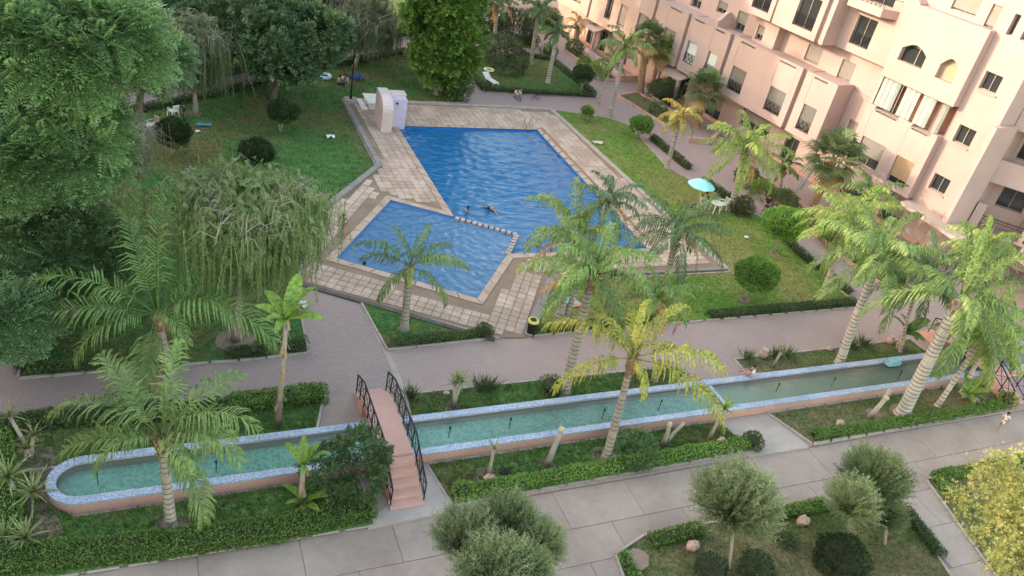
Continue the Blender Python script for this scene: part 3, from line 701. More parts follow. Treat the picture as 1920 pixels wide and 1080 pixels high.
# entrance canopies (sloping hoods)
for u in (-29.8, -16.4): 
    MB().add([(u-1.6, -.6, 2.5), (u+1.6, -.6, 2.5), (u+1.6, 1.3, 3.05), (u-1.6, 1.3, 3.05), (u-1.6, -.6, 2.38), (u+1.6, -.6, 2.38), (u+1.6, 1.3, 2.9), (u-1.6, 1.3, 2.9)], [(0,1,2,3), (7,6,5,4), (0,4,5,1), (1,5,6,2), (2,6,7,3), (3,7,4,0)]).build('entrance_canopy', M_stucco, bd)
    MB().box(u-1.5, u-1.25, -.5, -.25, 0, 2.38).build('pillar', M_stucco, bd); MB().box(u+1.25, u+1.5, -.5, -.25, 0, 2.38).build('pillar', M_stucco, bd)
# first floor mass: segments between vertical grooves, bays above each window with a planter slot
SEG = [(-38, -31.0), (-30.6, -21.2), (-20.8, -16.6), (-16.15, -11.1), (-10.65, -2.9), (-2.45, .57)]
WIN = [(-36.2, -34.9, 4.0, 5.9, 'half', .8), (-33.8, -32.4, 4.0, 5.9, 'shutter', 0), (-28.2, -27.2, 4.0, 6.0, 'none', .8), (-26, -24.8, 4.0, 6.05, 'shutter', 0), (-23.1, -21.7, 3.9, 6.1, 'half', .8), (-19.1, -17.5, 3.9, 6.0, 'half', 0), (-15.75, -14.4, 3.95, 5.9, 'curtain', .85), (-13.0, -11.8, 3.95, 5.9, 'curtain', .8),
       (-9.8, -8.1, 3.75, 5.75, 'half', .8), (-5.3, -3.55, 3.7, 5.7, 'half', .8), (-1.65, -.3, 3.6, 5.68, 'half', .8)]
for a, c in SEG:
    ops = [w[:4] for w in WIN if a < w[0] and w[1] < c]; slots = [(w[0]+.02, w[1]-.02, 7.7, 7.84) for w in WIN if a < w[0] and w[1] < c]
    wallbox(a, c, 0, 2.2, 3.1, 7.9, [*ops, *slots], M_stucco)
    MB().box(a, c, -.03, .02, 7.92, 8.0).build('parapet_cap', M_stucco, bd) if 0 else MB().box(a-.001, c+.001, -.03, .28, 7.9, 8.02).build('parapet_cap', M_stucco, bd)
    MB().box(a, c, -.045, 0, 3.1, 3.28).build('ledge', M_stucco, bd)
for a, c in [(-31, -30.6), (-21.2, -20.8), (-16.6, -16.15), (-11.1, -10.65), (-2.9, -2.45)]:
    MB().box(a, c, .4, 2.2, 3.1, 7.95).build('groove_wall', M_stucco, bd)
for w in WIN:
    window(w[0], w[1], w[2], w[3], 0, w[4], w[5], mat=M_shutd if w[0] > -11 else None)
    MB().box(w[0]+.05, w[1]-.05, .1, .16, 7.68, 7.8).build('planter_slot', M_dark, bd)
    MB().box(w[0]-.1, w[0]-.085, -.012, 0, w[3], 7.9).build('seam', M_greykerb, bd)
# end of this mass: blunt corner piece
MB().prism([(.57, .0), (.62, .0), (.62, 1.96), (.57, 1.96)], 3.1, 8.02).build('wall', M_stucco, bd)
wallbox(.62, 3.5, 2.0, 9, 3.1, 7.6, [(1.4, 2.8, 3.9, 5.6)], M_stucco); window(1.4, 2.8, 3.9, 5.6, 2.0, 'half')
MB().box(.62, 3.5, .9, 2.0, 2.9, 3.1).build('balcony_slab', M_stucco, bd)
# back wall with terrace windows
UW = [(-37, -35.8, 8.1, 9.4), (-31.5, -30.4, 8.0, 9.4), (-27.0, -25.8, 8.1, 9.6), (-22.5, -21.5, 8.1, 9.6), (-18.8, -17.5, 8.1, 9.8), (-15.5, -14.3, 8.6, 9.6), (-12.9, -11.7, 7.9, 9.5)]
UB = [(-4.9, -3.4, 8.05, 9.35), (-1.4, -.1, 7.9, 9.35)]
wallbox(-38, -9.9, 2.0, 9, 7.6, 13.5, [*UW, (-36.5, -35, 10.6, 12.2), (-30, -28.4, 10.6, 12.4), (-24.5, -23, 10.6, 12.4), (-19.5, -18.0, 10.4, 12.2), (-15.2, -13.2, 10.9, 12.8)], M_stucco)
for w in UW: window(*w, 2.0, 'half', 0)
for w in [(-36.5, -35, 10.6, 12.2), (-30, -28.4, 10.6, 12.4), (-24.5, -23, 10.6, 12.4), (-19.5, -18.0, 10.4, 12.2), (-15.2, -13.2, 10.9, 12.8)]: window(*w, 2.0, 'half', .8)
wallbox(-9.9, -7.5, 1.3, 9, 7.6, 10.1, [(-9.7, -8.9, 8.1, 9.3)], M_stucco); window(-9.7, -8.9, 8.1, 9.3, 1.3, 'half')
wallbox(-7.5, 3.5, 2.2, 9, 7.6, 10.1, UB, M_stucco)
for w in UB: window(*w, 2.2, 'shutter', 0)
# rounded gable wall that parts two terraces
gp = [(0, 7.9), (2.0, 7.9)]+[(2.0, 8.6)]+[(2.0-1.9*t, 8.6+.75*math.sin(PI*min(1, t*1.15))*(.8+.2*t)) for t in (.15, .3, .45, .6, .75, .9)]+[(0, 8.5)]
g = MB(); n = len(gp); g.v = [(-13.3, y, z) for y, z in gp]+[(-12.95, y, z) for y, z in gp]; g.f = [tuple(range(n)), tuple(range(n, 2*n))[::-1]]+[(i, (i+1)%n+0, (i+1)%n+n, i+n) for i in range(n)]
g.build('terrace_partition', M_stucco, bd)
# second floor boxes
wallbox(-11.2, -7.75, .1, 2.2, 10.1, 13.6, [(-10.1, -8.2, 10.6, 12.6)], M_stucco); window(-10.1, -8.2, 10.6, 12.6, .1, 'none', .9)
wallbox(-7.45, -2.95, 0, 2.2, 10.1, 14.2, [(-5.5, -3.45, 10.65, 13.0)], M_stucco); window(-5.5, -3.45, 10.65, 13.0, 0, 'none', 1.0)
wallbox(-2.5, -2.15, .0, 2.2, 10.1, 14.2, [], M_stucco); MB().box(-2.95, -2.5, .3, 2.2, 10.1, 14.2).build('groove_wall', M_stucco, bd)
MB().box(-7.75, -7.45, .25, 2.2, 10.1, 13.7).build('groove_wall', M_stucco, bd)
wallbox(-2.15, 3.5, 1.6, 9, 10.1, 16, [(-1.15, .6, 10.7, 12.8), (2.75, 3.25, 10.9, 13.0), (-.8, 1.2, 13.9, 15.6)], M_stucco)
window(-1.15, .6, 10.7, 12.8, 1.6, 'none', .9); window(2.75, 3.25, 10.9, 13.0, 1.6, 'none', .8, split=1); window(-.8, 1.2, 13.9, 15.6, 1.6, 'none', 0)
MB().box(-7.45, 3.5, 2.2, 2.25, 10.02, 10.1).build('soffit_line', M_stucco, bd)
# small balcony above
MB().prism([(-1.7, .45), (1.3, .45), (1.9, 1.6), (-1.7, 1.6)], 13.3, 13.42).build('balcony_slab', M_stucco, bd)
bp = MB(); bp.prism([(-1.7, .45), (1.3, .45), (1.3, .6), (-1.7, .6)], 13.42, 13.9); bp.prism([(1.3, .45), (1.9, 1.6), (1.75, 1.6), (1.2, .6)], 13.42, 13.9); bp.build('balcony_parapet', M_stucco, bd)
br_ = MB(); br_.bar((-1.7, .5, 14.6), (1.3, .5, 14.6), .04); br_.bar((1.3, .5, 14.6), (1.85, 1.6, 14.6), .04)
for k in range(9): x = -1.7+3.0*k/8; br_.bar((x, .52, 13.9), (x, .52, 14.6), .02)
for k in range(8): x = -1.7+3.0*k/8; br_.bar((x, .52, 13.9), (x+.37, .52, 14.6), .02); br_.bar((x, .52, 14.6), (x+.37, .52, 13.9), .02)
br_.build('balcony_railing', M_black, bd)
wallbox(-38, -2.15, 3.0, 9, 13.2, 17.5, [(-34, -32.6, 14.3, 16), (-26, -24.5, 14.3, 16), (-18, -16.6, 14.3, 16), (-11.5, -10, 14.6, 16.2), (-6.5, -5, 14.9, 16.4)], M_stucco)
for w in [(-34, -32.6, 14.3, 16), (-26, -24.5, 14.3, 16), (-18, -16.6, 14.3, 16), (-11.5, -10, 14.6, 16.2), (-6.5, -5, 14.9, 16.4)]: window(*w, 3.0, 'half')
# right tower: lower part, open terrace with curtains, upper part with two arches
TW = [(4.2, 6.25, 3.6, 5.6, 'half', 0), (7.3, 8.8, 3.5, 5.5, 'panel', 0)]
wallbox(3.5, 9.4, 0, 9, 3.1, 7.7, [*[w[:4] for w in TW], (4.3, 6.1, 7.5, 7.6), (7.4, 8.7, 7.5, 7.6)], M_stucco)
for w in TW: window(*w[:4], 0, w[4], w[5]); MB().box(w[0]-.1, w[0]-.085, -.012, 0, w[3], 7.6).build('seam', M_greykerb, bd)
MB().box(3.5, 4.2, -.02, .25, 7.7, 7.85).build('parapet_cap', M_stucco, bd); MB().box(6.2, 7.35, -.02, .25, 7.7, 7.85).build('parapet_cap', M_stucco, bd); MB().box(8.85, 9.4, -.02, .25, 7.7, 7.85).build('parapet_cap', M_stucco, bd)
for a, c in ((4.2, 6.2), (7.35, 8.85)): MB().box(a, c, -.05, .02, 7.62, 7.7).build('planter_box', M_greykerb, bd)
MB().box(3.5, 9.4, 1.9, 9, 7.7, 9.95).build('terrace_back_wall', plain('terracotta_stucco', (.56, .29, .2), (.5, .26, .18)), bd)
MB().box(3.5, 3.75, .1, 1.9, 7.7, 9.95).build('pillar', M_stucco, bd); MB().box(8.15, 8.7, .7, 1.1, 7.7, 9.95).build('pillar', M_stucco, bd)
wallbox(3.5, 9.4, 0, 9, 9.95, 15, [], M_stucco, name='wall') if 0 else None
def arched(u0, u1, z0, z1, rise, n=10): return [(u0, z0), (u1, z0)]+[(u0+(u1-u0)*(1-i/n), z1+rise*math.sin(PI*i/n)) for i in range(n+1)]
A1, A2 = arched(4.2, 6.15, 11.3, 12.15, .45), arched(7.3, 8.6, 11.2, 12.1, .55)
tri = tessellate_polygon([[Vector((x, z, 0)) for x, z in l] for l in ([(3.5, 9.95), (9.4, 9.95), (9.4, 15), (3.5, 15)], A1, A2)])
fl = [(3.5, 9.95), (9.4, 9.95), (9.4, 15), (3.5, 15)]+A1+A2; wb = MB(); wb.v = [(x, 0, z) for x, z in fl]; wb.f = [tuple(t) for t in tri]
for L in (A1, A2):
    n = len(L)
    for i in range(n): (a, b_), (c, d) = L[i], L[(i+1)%n]; wb.add([(a, 0, b_), (c, 0, d), (c, .45, d), (a, .45, b_)], [(0, 1, 2, 3)])
wb.add([(3.5, 0, 9.95), (9.4, 0, 9.95), (9.4, 9, 9.95), (3.5, 9, 9.95), (3.5, 0, 15), (9.4, 0, 15), (9.4, 9, 15), (3.5, 9, 15)], [(3,2,1,0), (4,5,6,7), (1,2,6,5), (3,0,4,7), (2,3,7,6)])
wb.build('wall', M_stucco, bd)
def archunit(L, mat, split):
    n = len(L); b = MB(); b.v = [(x, .42, z) for x, z in L]; t = tessellate_polygon([[Vector((x, z, 0)) for x, z in L]]); b.f = [tuple(q) for q in t]
    p = b.build('arched_window', mat, bd)
    if split: x = (L[0][0]+L[1][0])/2+.15; f = MB(); f.box(x-.03, x+.03, .36, .41, L[0][1], L[0][1]+1.15); f.box(L[0][0], L[1][0], .36, .41, L[0][1]+1.1, L[0][1]+1.16); f.build('frame', M_frame, p)
archunit(A1, M_glass, True); archunit(A2, plain('beige_blind', (.40, .31, .21)), False)
MB().box(4.2, 6.15, .1, .44, 12.0, 12.15).build('arch_lintel', M_shut, bd) if 0 else None
# striped curtains hung along the terrace opening
for a, c in ((3.85, 5.2), (5.75, 6.85), (7.15, 8.1), (8.95, 9.15)):
    b = MB(); n = max(6, int((c-a)/.1)); zt, zb = 9.93, 7.86
    for i in range(n):
        x0 = a+(c-a)*i/n; x1 = a+(c-a)*(i+1)/n; y0 = .12+(.14 if i % 2 else 0); y1 = .12+(.14 if (i+1) % 2 else 0)
        b.add([(x0, y0, zb), (x1, y1, zb), (x1, y1, zt), (x0, y0, zt)], [(0, 1, 2, 3)])
    cu = b.build('curtain', M_curt, bd); cu.data.materials.append(M_curt2)
    for q, p in enumerate(cu.data.polygons): p.material_index = 1 if q % 4 == 3 else 0
b = MB(); b.bar((3.6, .1, 9.92), (9.35, .1, 9.92), .04); b.bar((5.45, .14, 7.9), (5.45, .14, 9.9), .04); b.build('curtain_rail', M_frame, bd)
# strip right of the tower, running to the roof
TR = [(10.05, 11.3, 4.25, 5.4), (10.05, 11.3, 7.8, 9.0), (10.0, 11.2, 11.5, 12.65), (10.0, 10.4, 15.0, 16.3), (10.95, 11.35, 15.0, 16.3)]
wallbox(9.4, 12.4, .7, 9, 2.9, 20, TR, M_stucco)
for i, w in enumerate(TR): window(*w, .7, 'none', 0, split=2 if i < 3 else 1)
for z in (7.72, 4.17, 11.42): MB().box(10.0, 11.35, .58, .72, z-.04, z+.03).build('sill', M_stucco, bd)
wallbox(3.5, 9.4, .9, 9, 15, 20, [(5.7, 7.55, 15.3, 16.9), (8.3, 9.0, 15.0, 16.4)], M_stucco)
window(5.7, 7.55, 15.3, 16.9, .9, 'shutter'); window(8.3, 9.0, 15.0, 16.4, .9, 'shutter', split=1)
wallbox(-2.15, 3.5, 1.8, 9, 16, 20, [], M_stucco)
MB().add([(3.5, -.0, 15), (4.1, 0, 15), (4.1, .9, 15), (3.5, .9, 15), (3.5, 0, 15.5), (4.1, 0, 15.1), (4.1, .9, 15.1), (3.5, .9, 15.5)], [(0,1,5,4), (4,5,6,7), (1,2,6,5), (3,0,4,7)]).build('parapet_end', M_stucco, bd)
# corner and the wing that turns towards the viewer
wing = thing('apartment_wing', 'shaded pink wing with deep balconies at the right end of the apartment block', 'building', (0, 0, 0))
c9, s9 = math.cos(BR), math.sin(BR)
def bw(u, y): return (BP[0]+c9*u-s9*y, BP[1]+s9*u+c9*y)
wing.location = (*bw(12.45, 2.6), 0); WR = BR+math.radians(33); wing.rotation_euler = (0, 0, WR)
MB().box(12.4, 12.75, -.1, 2.6, 2.4, 9.9).build('corner_pier', M_stucco, bd)
wallbox(0, 14, 1.8, 8, 0, 18, [(1.6, 3.4, 3.9, 6.0), (4.6, 8.2, 3.7, 6.0), (1.3, 2.6, 7.4, 9.6), (5.0, 7.0, 7.4, 9.4)], M_stucco, parent=wing)
for w in [(1.6, 3.4, 3.9, 6.0), (4.6, 8.2, 3.7, 6.0), (1.3, 2.6, 7.4, 9.6), (5.0, 7.0, 7.4, 9.4)]: window(*w, 1.8, 'none', 0, parent=wing)
for z0, z1 in ((5.9, 7.5), (9.6, 11.2), (13.2, 14.8)): MB().box(0, 14, 0, .2, z0, z1).build('balcony_parapet', M_stucco, wing); MB().box(0, 14, .2, 1.8, z0, z0+.2).build('balcony_slab', M_stucco, wing)
MB().box(0, 14, -.05, 0, 5.9, 6.0).build('ledge', M_stucco, wing)
MB().box(0, .3, 0, 1.8, 2.4, 5.9).build('pier', M_stucco, wing); MB().box(3.7, 4.0, .05, 1.8, 2.4, 5.9).build('pier', M_stucco, wing); MB().box(3.2, 3.5, .05, 1.8, 7.7, 9.6).build('pier', M_stucco, wing)
MB().box(0, 14, .0, 1.8, 2.3, 2.5).build('balcony_slab', M_stucco, wing); MB().box(4.6, 14, 0, .25, 2.5, 3.5).build('balcony_parapet', M_stucco, wing); MB().box(.3, .9, -.3, .3, 2.4, 4.4).build('planter_pier', M_stucco, wing)
rr = MB(); rr.bar((.9, .1, 3.5), (4.6, .1, 3.5), .05); rr.bar((.9, .1, 3.3), (4.6, .1, 3.3), .03)
for k in range(24): rr.bar((.95+k*.155, .1, 2.5), (.95+k*.155, .1, 3.5), .02)
rr.build('balcony_railing', M_black, wing)
# canopies over the ground floor at the right
MB().prism([(9.4, -.6), (14.4, -1.4), (15.2, -.2), (15, 1.3), (9.4, 1.3)], 2.7, 2.95).build('canopy', plain('canopy_concrete', (.46, .36, .30), (.36, .28, .24)), bd)
b = MB(); b.prism([(0, 1.8), (-.9, -1.0), (.2, -2.6), (3, -3.4), (7, -3.4), (10, -2.4), (10, 1.8)], 2.55, 2.8); b.build('canopy', MATS['canopy_concrete'], wing, loc=(4.2, -2.2, 0))
# low garden walls in front of the flats
gw = MB()
def lowwall(name, label, pts, w, h, mat, group=None):
    a0 = pts[0]; t = thing(name, label, 'wall', (a0[0], a0[1], 0), group=group); b = MB()
    for a, c in zip(pts[:-1], pts[1:]): b.bar((a[0]-a0[0], a[1]-a0[1], h/2), (c[0]-a0[0], c[1]-a0[1], h/2), w, h)
    b.build('wall_face', mat, t); return t
lowwall('garden_wall', 'low pink garden wall beside the farthest front garden', [(42.23, 78.98), (42.66, 77.66), (42.36, 66.57)], .25, .5, M_rose)
lowwall('garden_wall', 'low pink garden wall in front of the doorway behind the tall fan palms', [(42.03, 65.96), (44.66, 66.31)], .3, .6, M_pinkwall)
lowwall('garden_wall', 'low pale wall running past the round clipped bush', [(43.30, 63.36), (43.16, 59.09)], .22, .4, M_rose)
lowwall('garden_wall', 'stone faced low planter wall under the orange palm', [(41.20, 52.00), (43.28, 51.66), (45.97, 53.98)], .3, .45, M_rock)
# neighbouring block on the far side of the garden (corner shows at top left; unseen bulk placed and sized to shade the garden)
nb = thing('neighbouring_shade_block', 'pink apartment block glimpsed at top left, its unseen bulk added to shade the garden', 'building', (-36, 40, 0))
M_far = plain('far_pink_stucco', (.50, .34, .30), (.44, .30, .26), scale=.3)
NBH = 26.5
wops = [(-50+6*i, -48.6+6*i, 2+3.2*j, 3.5+3.2*j) for i in range(19) for j in range(7)]
b = MB(); 
for a, c, d, e in wops: b.box(.0, .03, a, c, d, e)
MB().box(-14, 0, -70, 66, 0, NBH).build('wall', M_far, nb)
for k, (a, c, d, e) in enumerate(wops): MB().box(.0, .08, a, c, d, e).build('window', M_glass, nb) if k % 2 == 0 else None
MB().box(-14.2, .2, -70.2, 66.2, NBH, NBH+.5).build('parapet', M_far, nb)

# ---------------------------------------------------------------- grass and ground cover
def grasses(name, poly, dens, mat, s=.09, z=.05, base=0., tm_=TBL, holes=()):
    P2 = randpoly(grow(poly, -.05), dens, holes); n = len(P2)
    P = np.c_[P2, np.full(n, z+base)]; D = norm(np.c_[rng.normal(size=(n, 2))*.15, np.ones(n)])
    up = rand_dir(n); R = frames(up*np.array([1, 1, 0])+1e-3, D)          # z of the template upright
    scatter(name, tm_, P, R, s*rng.uniform(.6, 1.5, n), mat, kind='stuff')
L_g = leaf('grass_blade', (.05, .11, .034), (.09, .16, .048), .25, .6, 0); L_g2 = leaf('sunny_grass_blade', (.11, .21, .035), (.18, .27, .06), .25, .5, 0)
L_c = leaf('cover_leaf', (.06, .125, .036), (.10, .18, .055), .2, 1.2, 0); L_b = leaf('dry_grass_blade', (.10, .13, .045), (.19, .16, .08), .25, .9, 0)
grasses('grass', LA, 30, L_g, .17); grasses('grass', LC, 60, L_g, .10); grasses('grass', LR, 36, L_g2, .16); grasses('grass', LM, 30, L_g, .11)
for p in (CB1, FBL, FB2, CB0): grasses('ground_cover', p, 190, L_c if p is not FB2 else L_g, .15)
for p in (CB2, FB3): grasses('grass', p, 60, L_b, .10)
for p in (LI, LJ, *PB): grasses('ground_cover', p, 30, L_c, .14)
grasses('grass', GB, 90, L_b, .12, base=-.1); grasses('ground_cover', GB2, 90, L_c, .12, base=-.1)
far = [(-34, 20), (-34, 118), (60, 118), (43.69, 91.59), (32.12, 85.81), (10.47, 76.57), (-1.04, 62.54), (-6.40, 40.35), (-6.31, 34.71), (-34, 34)]

# ---------------------------------------------------------------- hedges
def hedge(label, pts, w, h, mat=M_hedge, dens=900, s=.075, base=0., group='clipped hedges along the beds', name='hedge'):
    x0, y0 = pts[0]; t = thing(name, label, 'hedge', (x0, y0, base), group=None)
    core = MB(); P = []; Nn = []
    for a, c in zip(pts[:-1], pts[1:]):
        a = np.array(a)-(x0, y0); c = np.array(c)-(x0, y0); L = np.linalg.norm(c-a); d = (c-a)/L; nn = np.array([-d[1], d[0]])
        core.prism([tuple(a+nn*w*.36), tuple(c+nn*w*.36), tuple(c-nn*w*.36), tuple(a-nn*w*.36)], 0, h*.82)
        per = w+2*h; n = int(dens*L*per); u = rng.uniform(-w*.3, L+w*.3, n); q = rng.uniform(0, per, n)
        side = np.where(q < h, -1, np.where(q > h+w, 1, 0)); lat = np.where(side == 0, q-h-w/2, side*w/2); z = np.where(q < h, q, np.where(q > h+w, per-q, h))
        k = np.abs(lat)/(w/2); z = np.where(side == 0, h*(1-.12*k**4), z)
        wob = .03*np.sin(u*2.1+x0)+.02*np.sin(u*5.3+y0)+rng.normal(0, .018, n)
        end = np.clip(np.maximum(-u, u-L), 0, None)/(w*.5); lat = lat*(1-.35*end)*(1+wob); z = z*(1-.1*end)+wob*.7*(z > h*.5)
        dep = rng.uniform(-.06, .02, n)
        xy = a+np.outer(u, d)+np.outer(lat+dep*side, nn); P.append(np.c_[xy, z+np.where(side == 0, dep, 0)])
        nrm = np.outer(side, nn); Nn.append(np.c_[nrm, (side == 0)*1.])
    core.build('twigs', M_core, t)
    P = np.concatenate(P); Nn = np.concatenate(Nn); D = norm(Nn*.7+rand_dir(len(P))*.8+np.array([0, 0, .3]))
    scatter('leaves', TS, P, frames(D, norm(Nn+rand_dir(len(P))*.6)), s*rng.uniform(.6, 1.4, len(P)), mat, t)
    return t
def bush(label, x, y, r, mat=M_hedge, zc=None, base=0., dens=420, s=.09, sq=(1, 1, .85), tm_=TS, name='bush', cat='bush', group=None, stem=0, jit=.06, core=True, droop=.3, barkm=None):
    t = thing(name, label, cat, (x, y, base), group=group); zc = r*sq[2]*.85+stem if zc is None else zc
    n = int(dens*4*PI*r*r*.8); d = rand_dir(n); d = d[d[:, 2] > -.75]; n = len(d)
    lump = 1+jit*np.sin(d[:, 0]*5+x)+jit*np.sin(d[:, 1]*6+y)+jit*np.sin(d[:, 2]*7)
    P = d*np.array(sq)*r*(lump*rng.uniform(.82, 1.04, n))[:, None]+np.array([0, 0, zc]); P[:, 2] = np.maximum(P[:, 2], .02)
    D = norm(d*.9+rand_dir(n)*.6+np.array([0, 0, droop]))
    if core: MB().ball((0, 0, zc), r*.74, sc=sq, jit=.04).build('twigs', M_core, t)
    if stem: MB().tube([(0, 0, -.02), (random.uniform(-.06, .06), random.uniform(-.06, .06), stem*.6), (0, 0, zc)], [.06, .045, .035], 7).build('stem', barkm or M_palebark, t)
    scatter('leaves', tm_, P, frames(D, norm(d+rand_dir(n)*.5)), s*rng.uniform(.6, 1.4, n), mat, t)
    return t
hedge('long bright green hedge along the front of the bed at the rounded canal end', [(-5.65, 19.27), (-3.98, 19.25), (-0.36, 18.91), (3.30, 18.75), (6.50, 19.05)], .8, .55)
hedge('green hedge at the far left edge of the picture beside the bare soil', [(-4.82, 20.40), (-4.99, 22.23), (-5.48, 24.71)], 1.0, .5)
hedge('dark green hedge behind the canal, left of the tall banana plant', [(-5.90, 25.33), (-3.92, 25.53), (-0.90, 25.35), (2.56, 25.15)], .7, .5, M_hedged)
hedge('bright green hedge ending square behind the tall banana plant', [(2.56, 25.21), (6.02, 25.28)], .75, .62)
hedge('low green hedge in front of the yellow palm, right of the footbridge', [(10.00, 19.03), (15.48, 19.08), (23.50, 19.16)], .5, .42)
hedge('low hedge along the walkway below the two slim leaning trunks', [(27.36, 18.99), (33.32, 18.90), (40.25, 18.94)], .45, .36)
hedge('short thick hedge left of the big grey rosemary standard', [(16.47, 15.43), (18.68, 15.45)], .5, .42, base=-.1)
hedge('short hedge between the two rosemary standards', [(22.33, 15.40), (24.90, 15.42)], .45, .4, base=-.1)
hedge('narrow hedge along the left side of the lower garden bed', [(15.04, 15.12), (15.02, 13.77)], .35, .28, base=-.1)
hedge('green hedge under the yellow flowering bush at the right edge', [(31.83, 15.59), (38.17, 15.51)], .5, .35, base=-.1)
hedge('short hedge turning down the side of the bed under the yellow flowering bush', [(31.72, 15.49), (31.88, 13.87)], .45, .3, base=-.1)
hedge('dark hedge on the right edge of the lower garden bed, mixed with yellowing leaves', [(28.63, 14.26), (28.24, 12.10)], .5, .3, M_hedged, base=-.1)
hedge('dark low hedge at the tip of the small triangular lawn', [(9.86, 28.37), (14.22, 28.54)], .45, .35, M_hedged)
hedge('dark low hedge from the litter bin along the middle path', [(17.17, 28.47), (18.86, 28.48), (24.69, 28.52)], .5, .33, M_hedged)
hedge('dark ragged hedge below the small round lawn tree', [(27.87, 28.54), (32.78, 28.55), (38.64, 28.61)], .5, .33, M_hedged)
hedge('dark hedge along the far path between lawn and flats, upper part', [(37.87, 52.26), (38.01, 46.79)], .5, .45, M_hedged, s=.12, dens=200)
hedge('dark hedge along the far path beside the blue parasol', [(37.84, 44.39), (38.78, 40.02)], .5, .5, M_hedged, s=.12, dens=200)
hedge('dark hedge between the far path and the lawn, beyond the round trees', [(39.15, 37.95), (38.91, 34.11), (39.09, 29.60)], .5, .4, M_hedged, s=.11, dens=220)
hedge('dark hedge round the upper lawn, along its near side', [(26.32, 61.64), (31.94, 61.31), (36.88, 61.35)], .5, .4, M_hedged, s=.13, dens=160)
hedge('dark hedge round the upper lawn, on its left side', [(26.48, 65.17), (26.41, 61.89)], .5, .4, M_hedged, s=.13, dens=160)
hedge('dark hedge round the upper lawn, on its right side', [(36.81, 69.82), (37.15, 61.88)], .5, .4, M_hedged, s=.13, dens=160)
hedge('thin dark hedge round the upper lawn, on its far side', [(33.30, 71.77), (36.92, 70.58)], .5, .4, M_hedged, s=.13, dens=160)
hedge('dark hedge between the big left lawn and the shaded path, behind the pale trunk', [(-0.78, 54.58), (4.41, 58.06), (8.46, 61.16)], .6, .4, M_hedged, s=.13, dens=140)
hedge('dark hedge beyond the picnic group on the big left lawn', [(13.16, 64.96), (17.18, 67.13), (21.73, 69.97)], .6, .5, M_hedged, s=.13, dens=140)
hedge('tall dark hedge down the left side of the lower left lawn', [(-4.84, 32.92), (-4.95, 30.66), (-4.95, 28.77)], .6, .6, M_hedged)
hedge('low dark hedge at the bottom left corner of the lower left lawn', [(-4.65, 28.63), (-2.41, 28.56)], .5, .3, M_hedged)
hedge('dark low hedge beside the soil ring of the weeping tree', [(2.68, 28.52), (4.11, 28.54)], .5, .4, M_hedged)
hedge('dark low hedge at the lower right corner of the left lawn', [(5.03, 28.64), (5.86, 28.76)], .5, .5, M_hedged)
hedge('dark hedge on the far side of the shaded path at upper left', [(3.18, 61.00), (7.58, 63.63)], .7, .6, M_hedged, s=.14, dens=120)
hedge('dark hedge on the far side of the shaded path at upper centre', [(14.99, 69.96), (23.23, 75.51)], .7, .7, M_hedged, s=.14, dens=120)
hedge('dark hedge round the far island bed near the top', [(32.30, 78.87), (37.04, 81.96)], .9, .8, M_hedged, s=.15, dens=100)
B = bush
B('small ball shaped bush closing the left end of the low hedge by the footbridge', *(10.10, 19.06), .42)
B('small dark ball at the right end of the hedge before the yellow palm', *(23.86, 19.16), .45, M_hedged)
B('small dark ball at the tip of the triangular lawn hedge', *(14.41, 28.52), .42, M_hedged)
B('small yellowish green bush at the foot of the far footbridge', *(40.82, 19.10), .42, leaf('yellow_green_leaf', (.17, .24, .03), (.24, .27, .05)), tm_=TSP, s=.14, dens=150)
B('loose bluish green bush to the right of the yellow palm', *(17.84, 19.46), .85, leaf('blue_green_leaf', (.06, .13, .055), (.09, .17, .08)), tm_=TSP, s=.17, dens=120, core=False)
B('low dark tangle of shoots behind the palm at the canal edge', *(16.01, 24.10), .55, M_hedged, dens=250)
B('low dark round bush inside the lower garden bed, beside the bare soil', *(21.96, 14.13), .4, M_hedged, base=-.1)
B('large dark clipped ball in the lower garden bed', *(23.23, 12.70), .95, leaf('dark_ball_leaf', (.03, .06, .025), (.045, .08, .035)), base=-.1, dens=450, s=.1)
B('bluish clipped ball at the left foot of the big rosemary standard', *(17.89, 13.58), .6, leaf('bluish_ball_leaf', (.045, .09, .05), (.06, .11, .06)), base=-.1)
B('dark clipped ball at the right foot of the big rosemary standard', *(19.65, 13.23), .65, MATS['dark_ball_leaf'], base=-.1)
B('round clipped bush by the doorway behind the tall fan palms', *(44.05, 61.07), 1.5, M_hedged, s=.16, dens=110, sq=(1, 1, .75))
B('dark shrub with grey green leaves left of the pale lounger', *(30.75, 69.98), 1.5, leaf('grey_leaf', (.045, .075, .04), (.10, .13, .09)), tm_=TSP, s=.3, dens=26, core=False)
B('glossy dark shrub on the upper lawn behind the lounger', *(30.35, 66.67), 1.7, MATS['grey_leaf'], tm_=TSP, s=.32, dens=28, core=False)
B('dark spreading shrub in the middle of the far island bed', *(34.82, 76.04), 1.9, leaf('dusky_leaf', (.03, .05, .03), (.055, .075, .05)), tm_=TSP, s=.34, dens=24, core=False)
for i, (xy, r, l) in enumerate([((31.44, 75.99),.8,'small dark ball bush at the left tip of the far island bed'), ((32.92, 77.31),1.0,'dark ball bush second from the left in the far island bed'), ((36.40, 75.04),.8,'dark ball bush at the right tip of the far island bed'), ((37.58, 79.38),.8,'dark ball bush on the far side of the island bed'),
        ((36.86, 71.64),.9,'dark bush at the far right corner of the upper lawn'), ((42.05, 82.99),1.2,'dark bush in the bed under the far palms'), ((40.74, 83.82),1.1,'grey green bush left in the bed under the far palms')]):
    B(l, *xy, r, M_hedged, s=.16, dens=80)
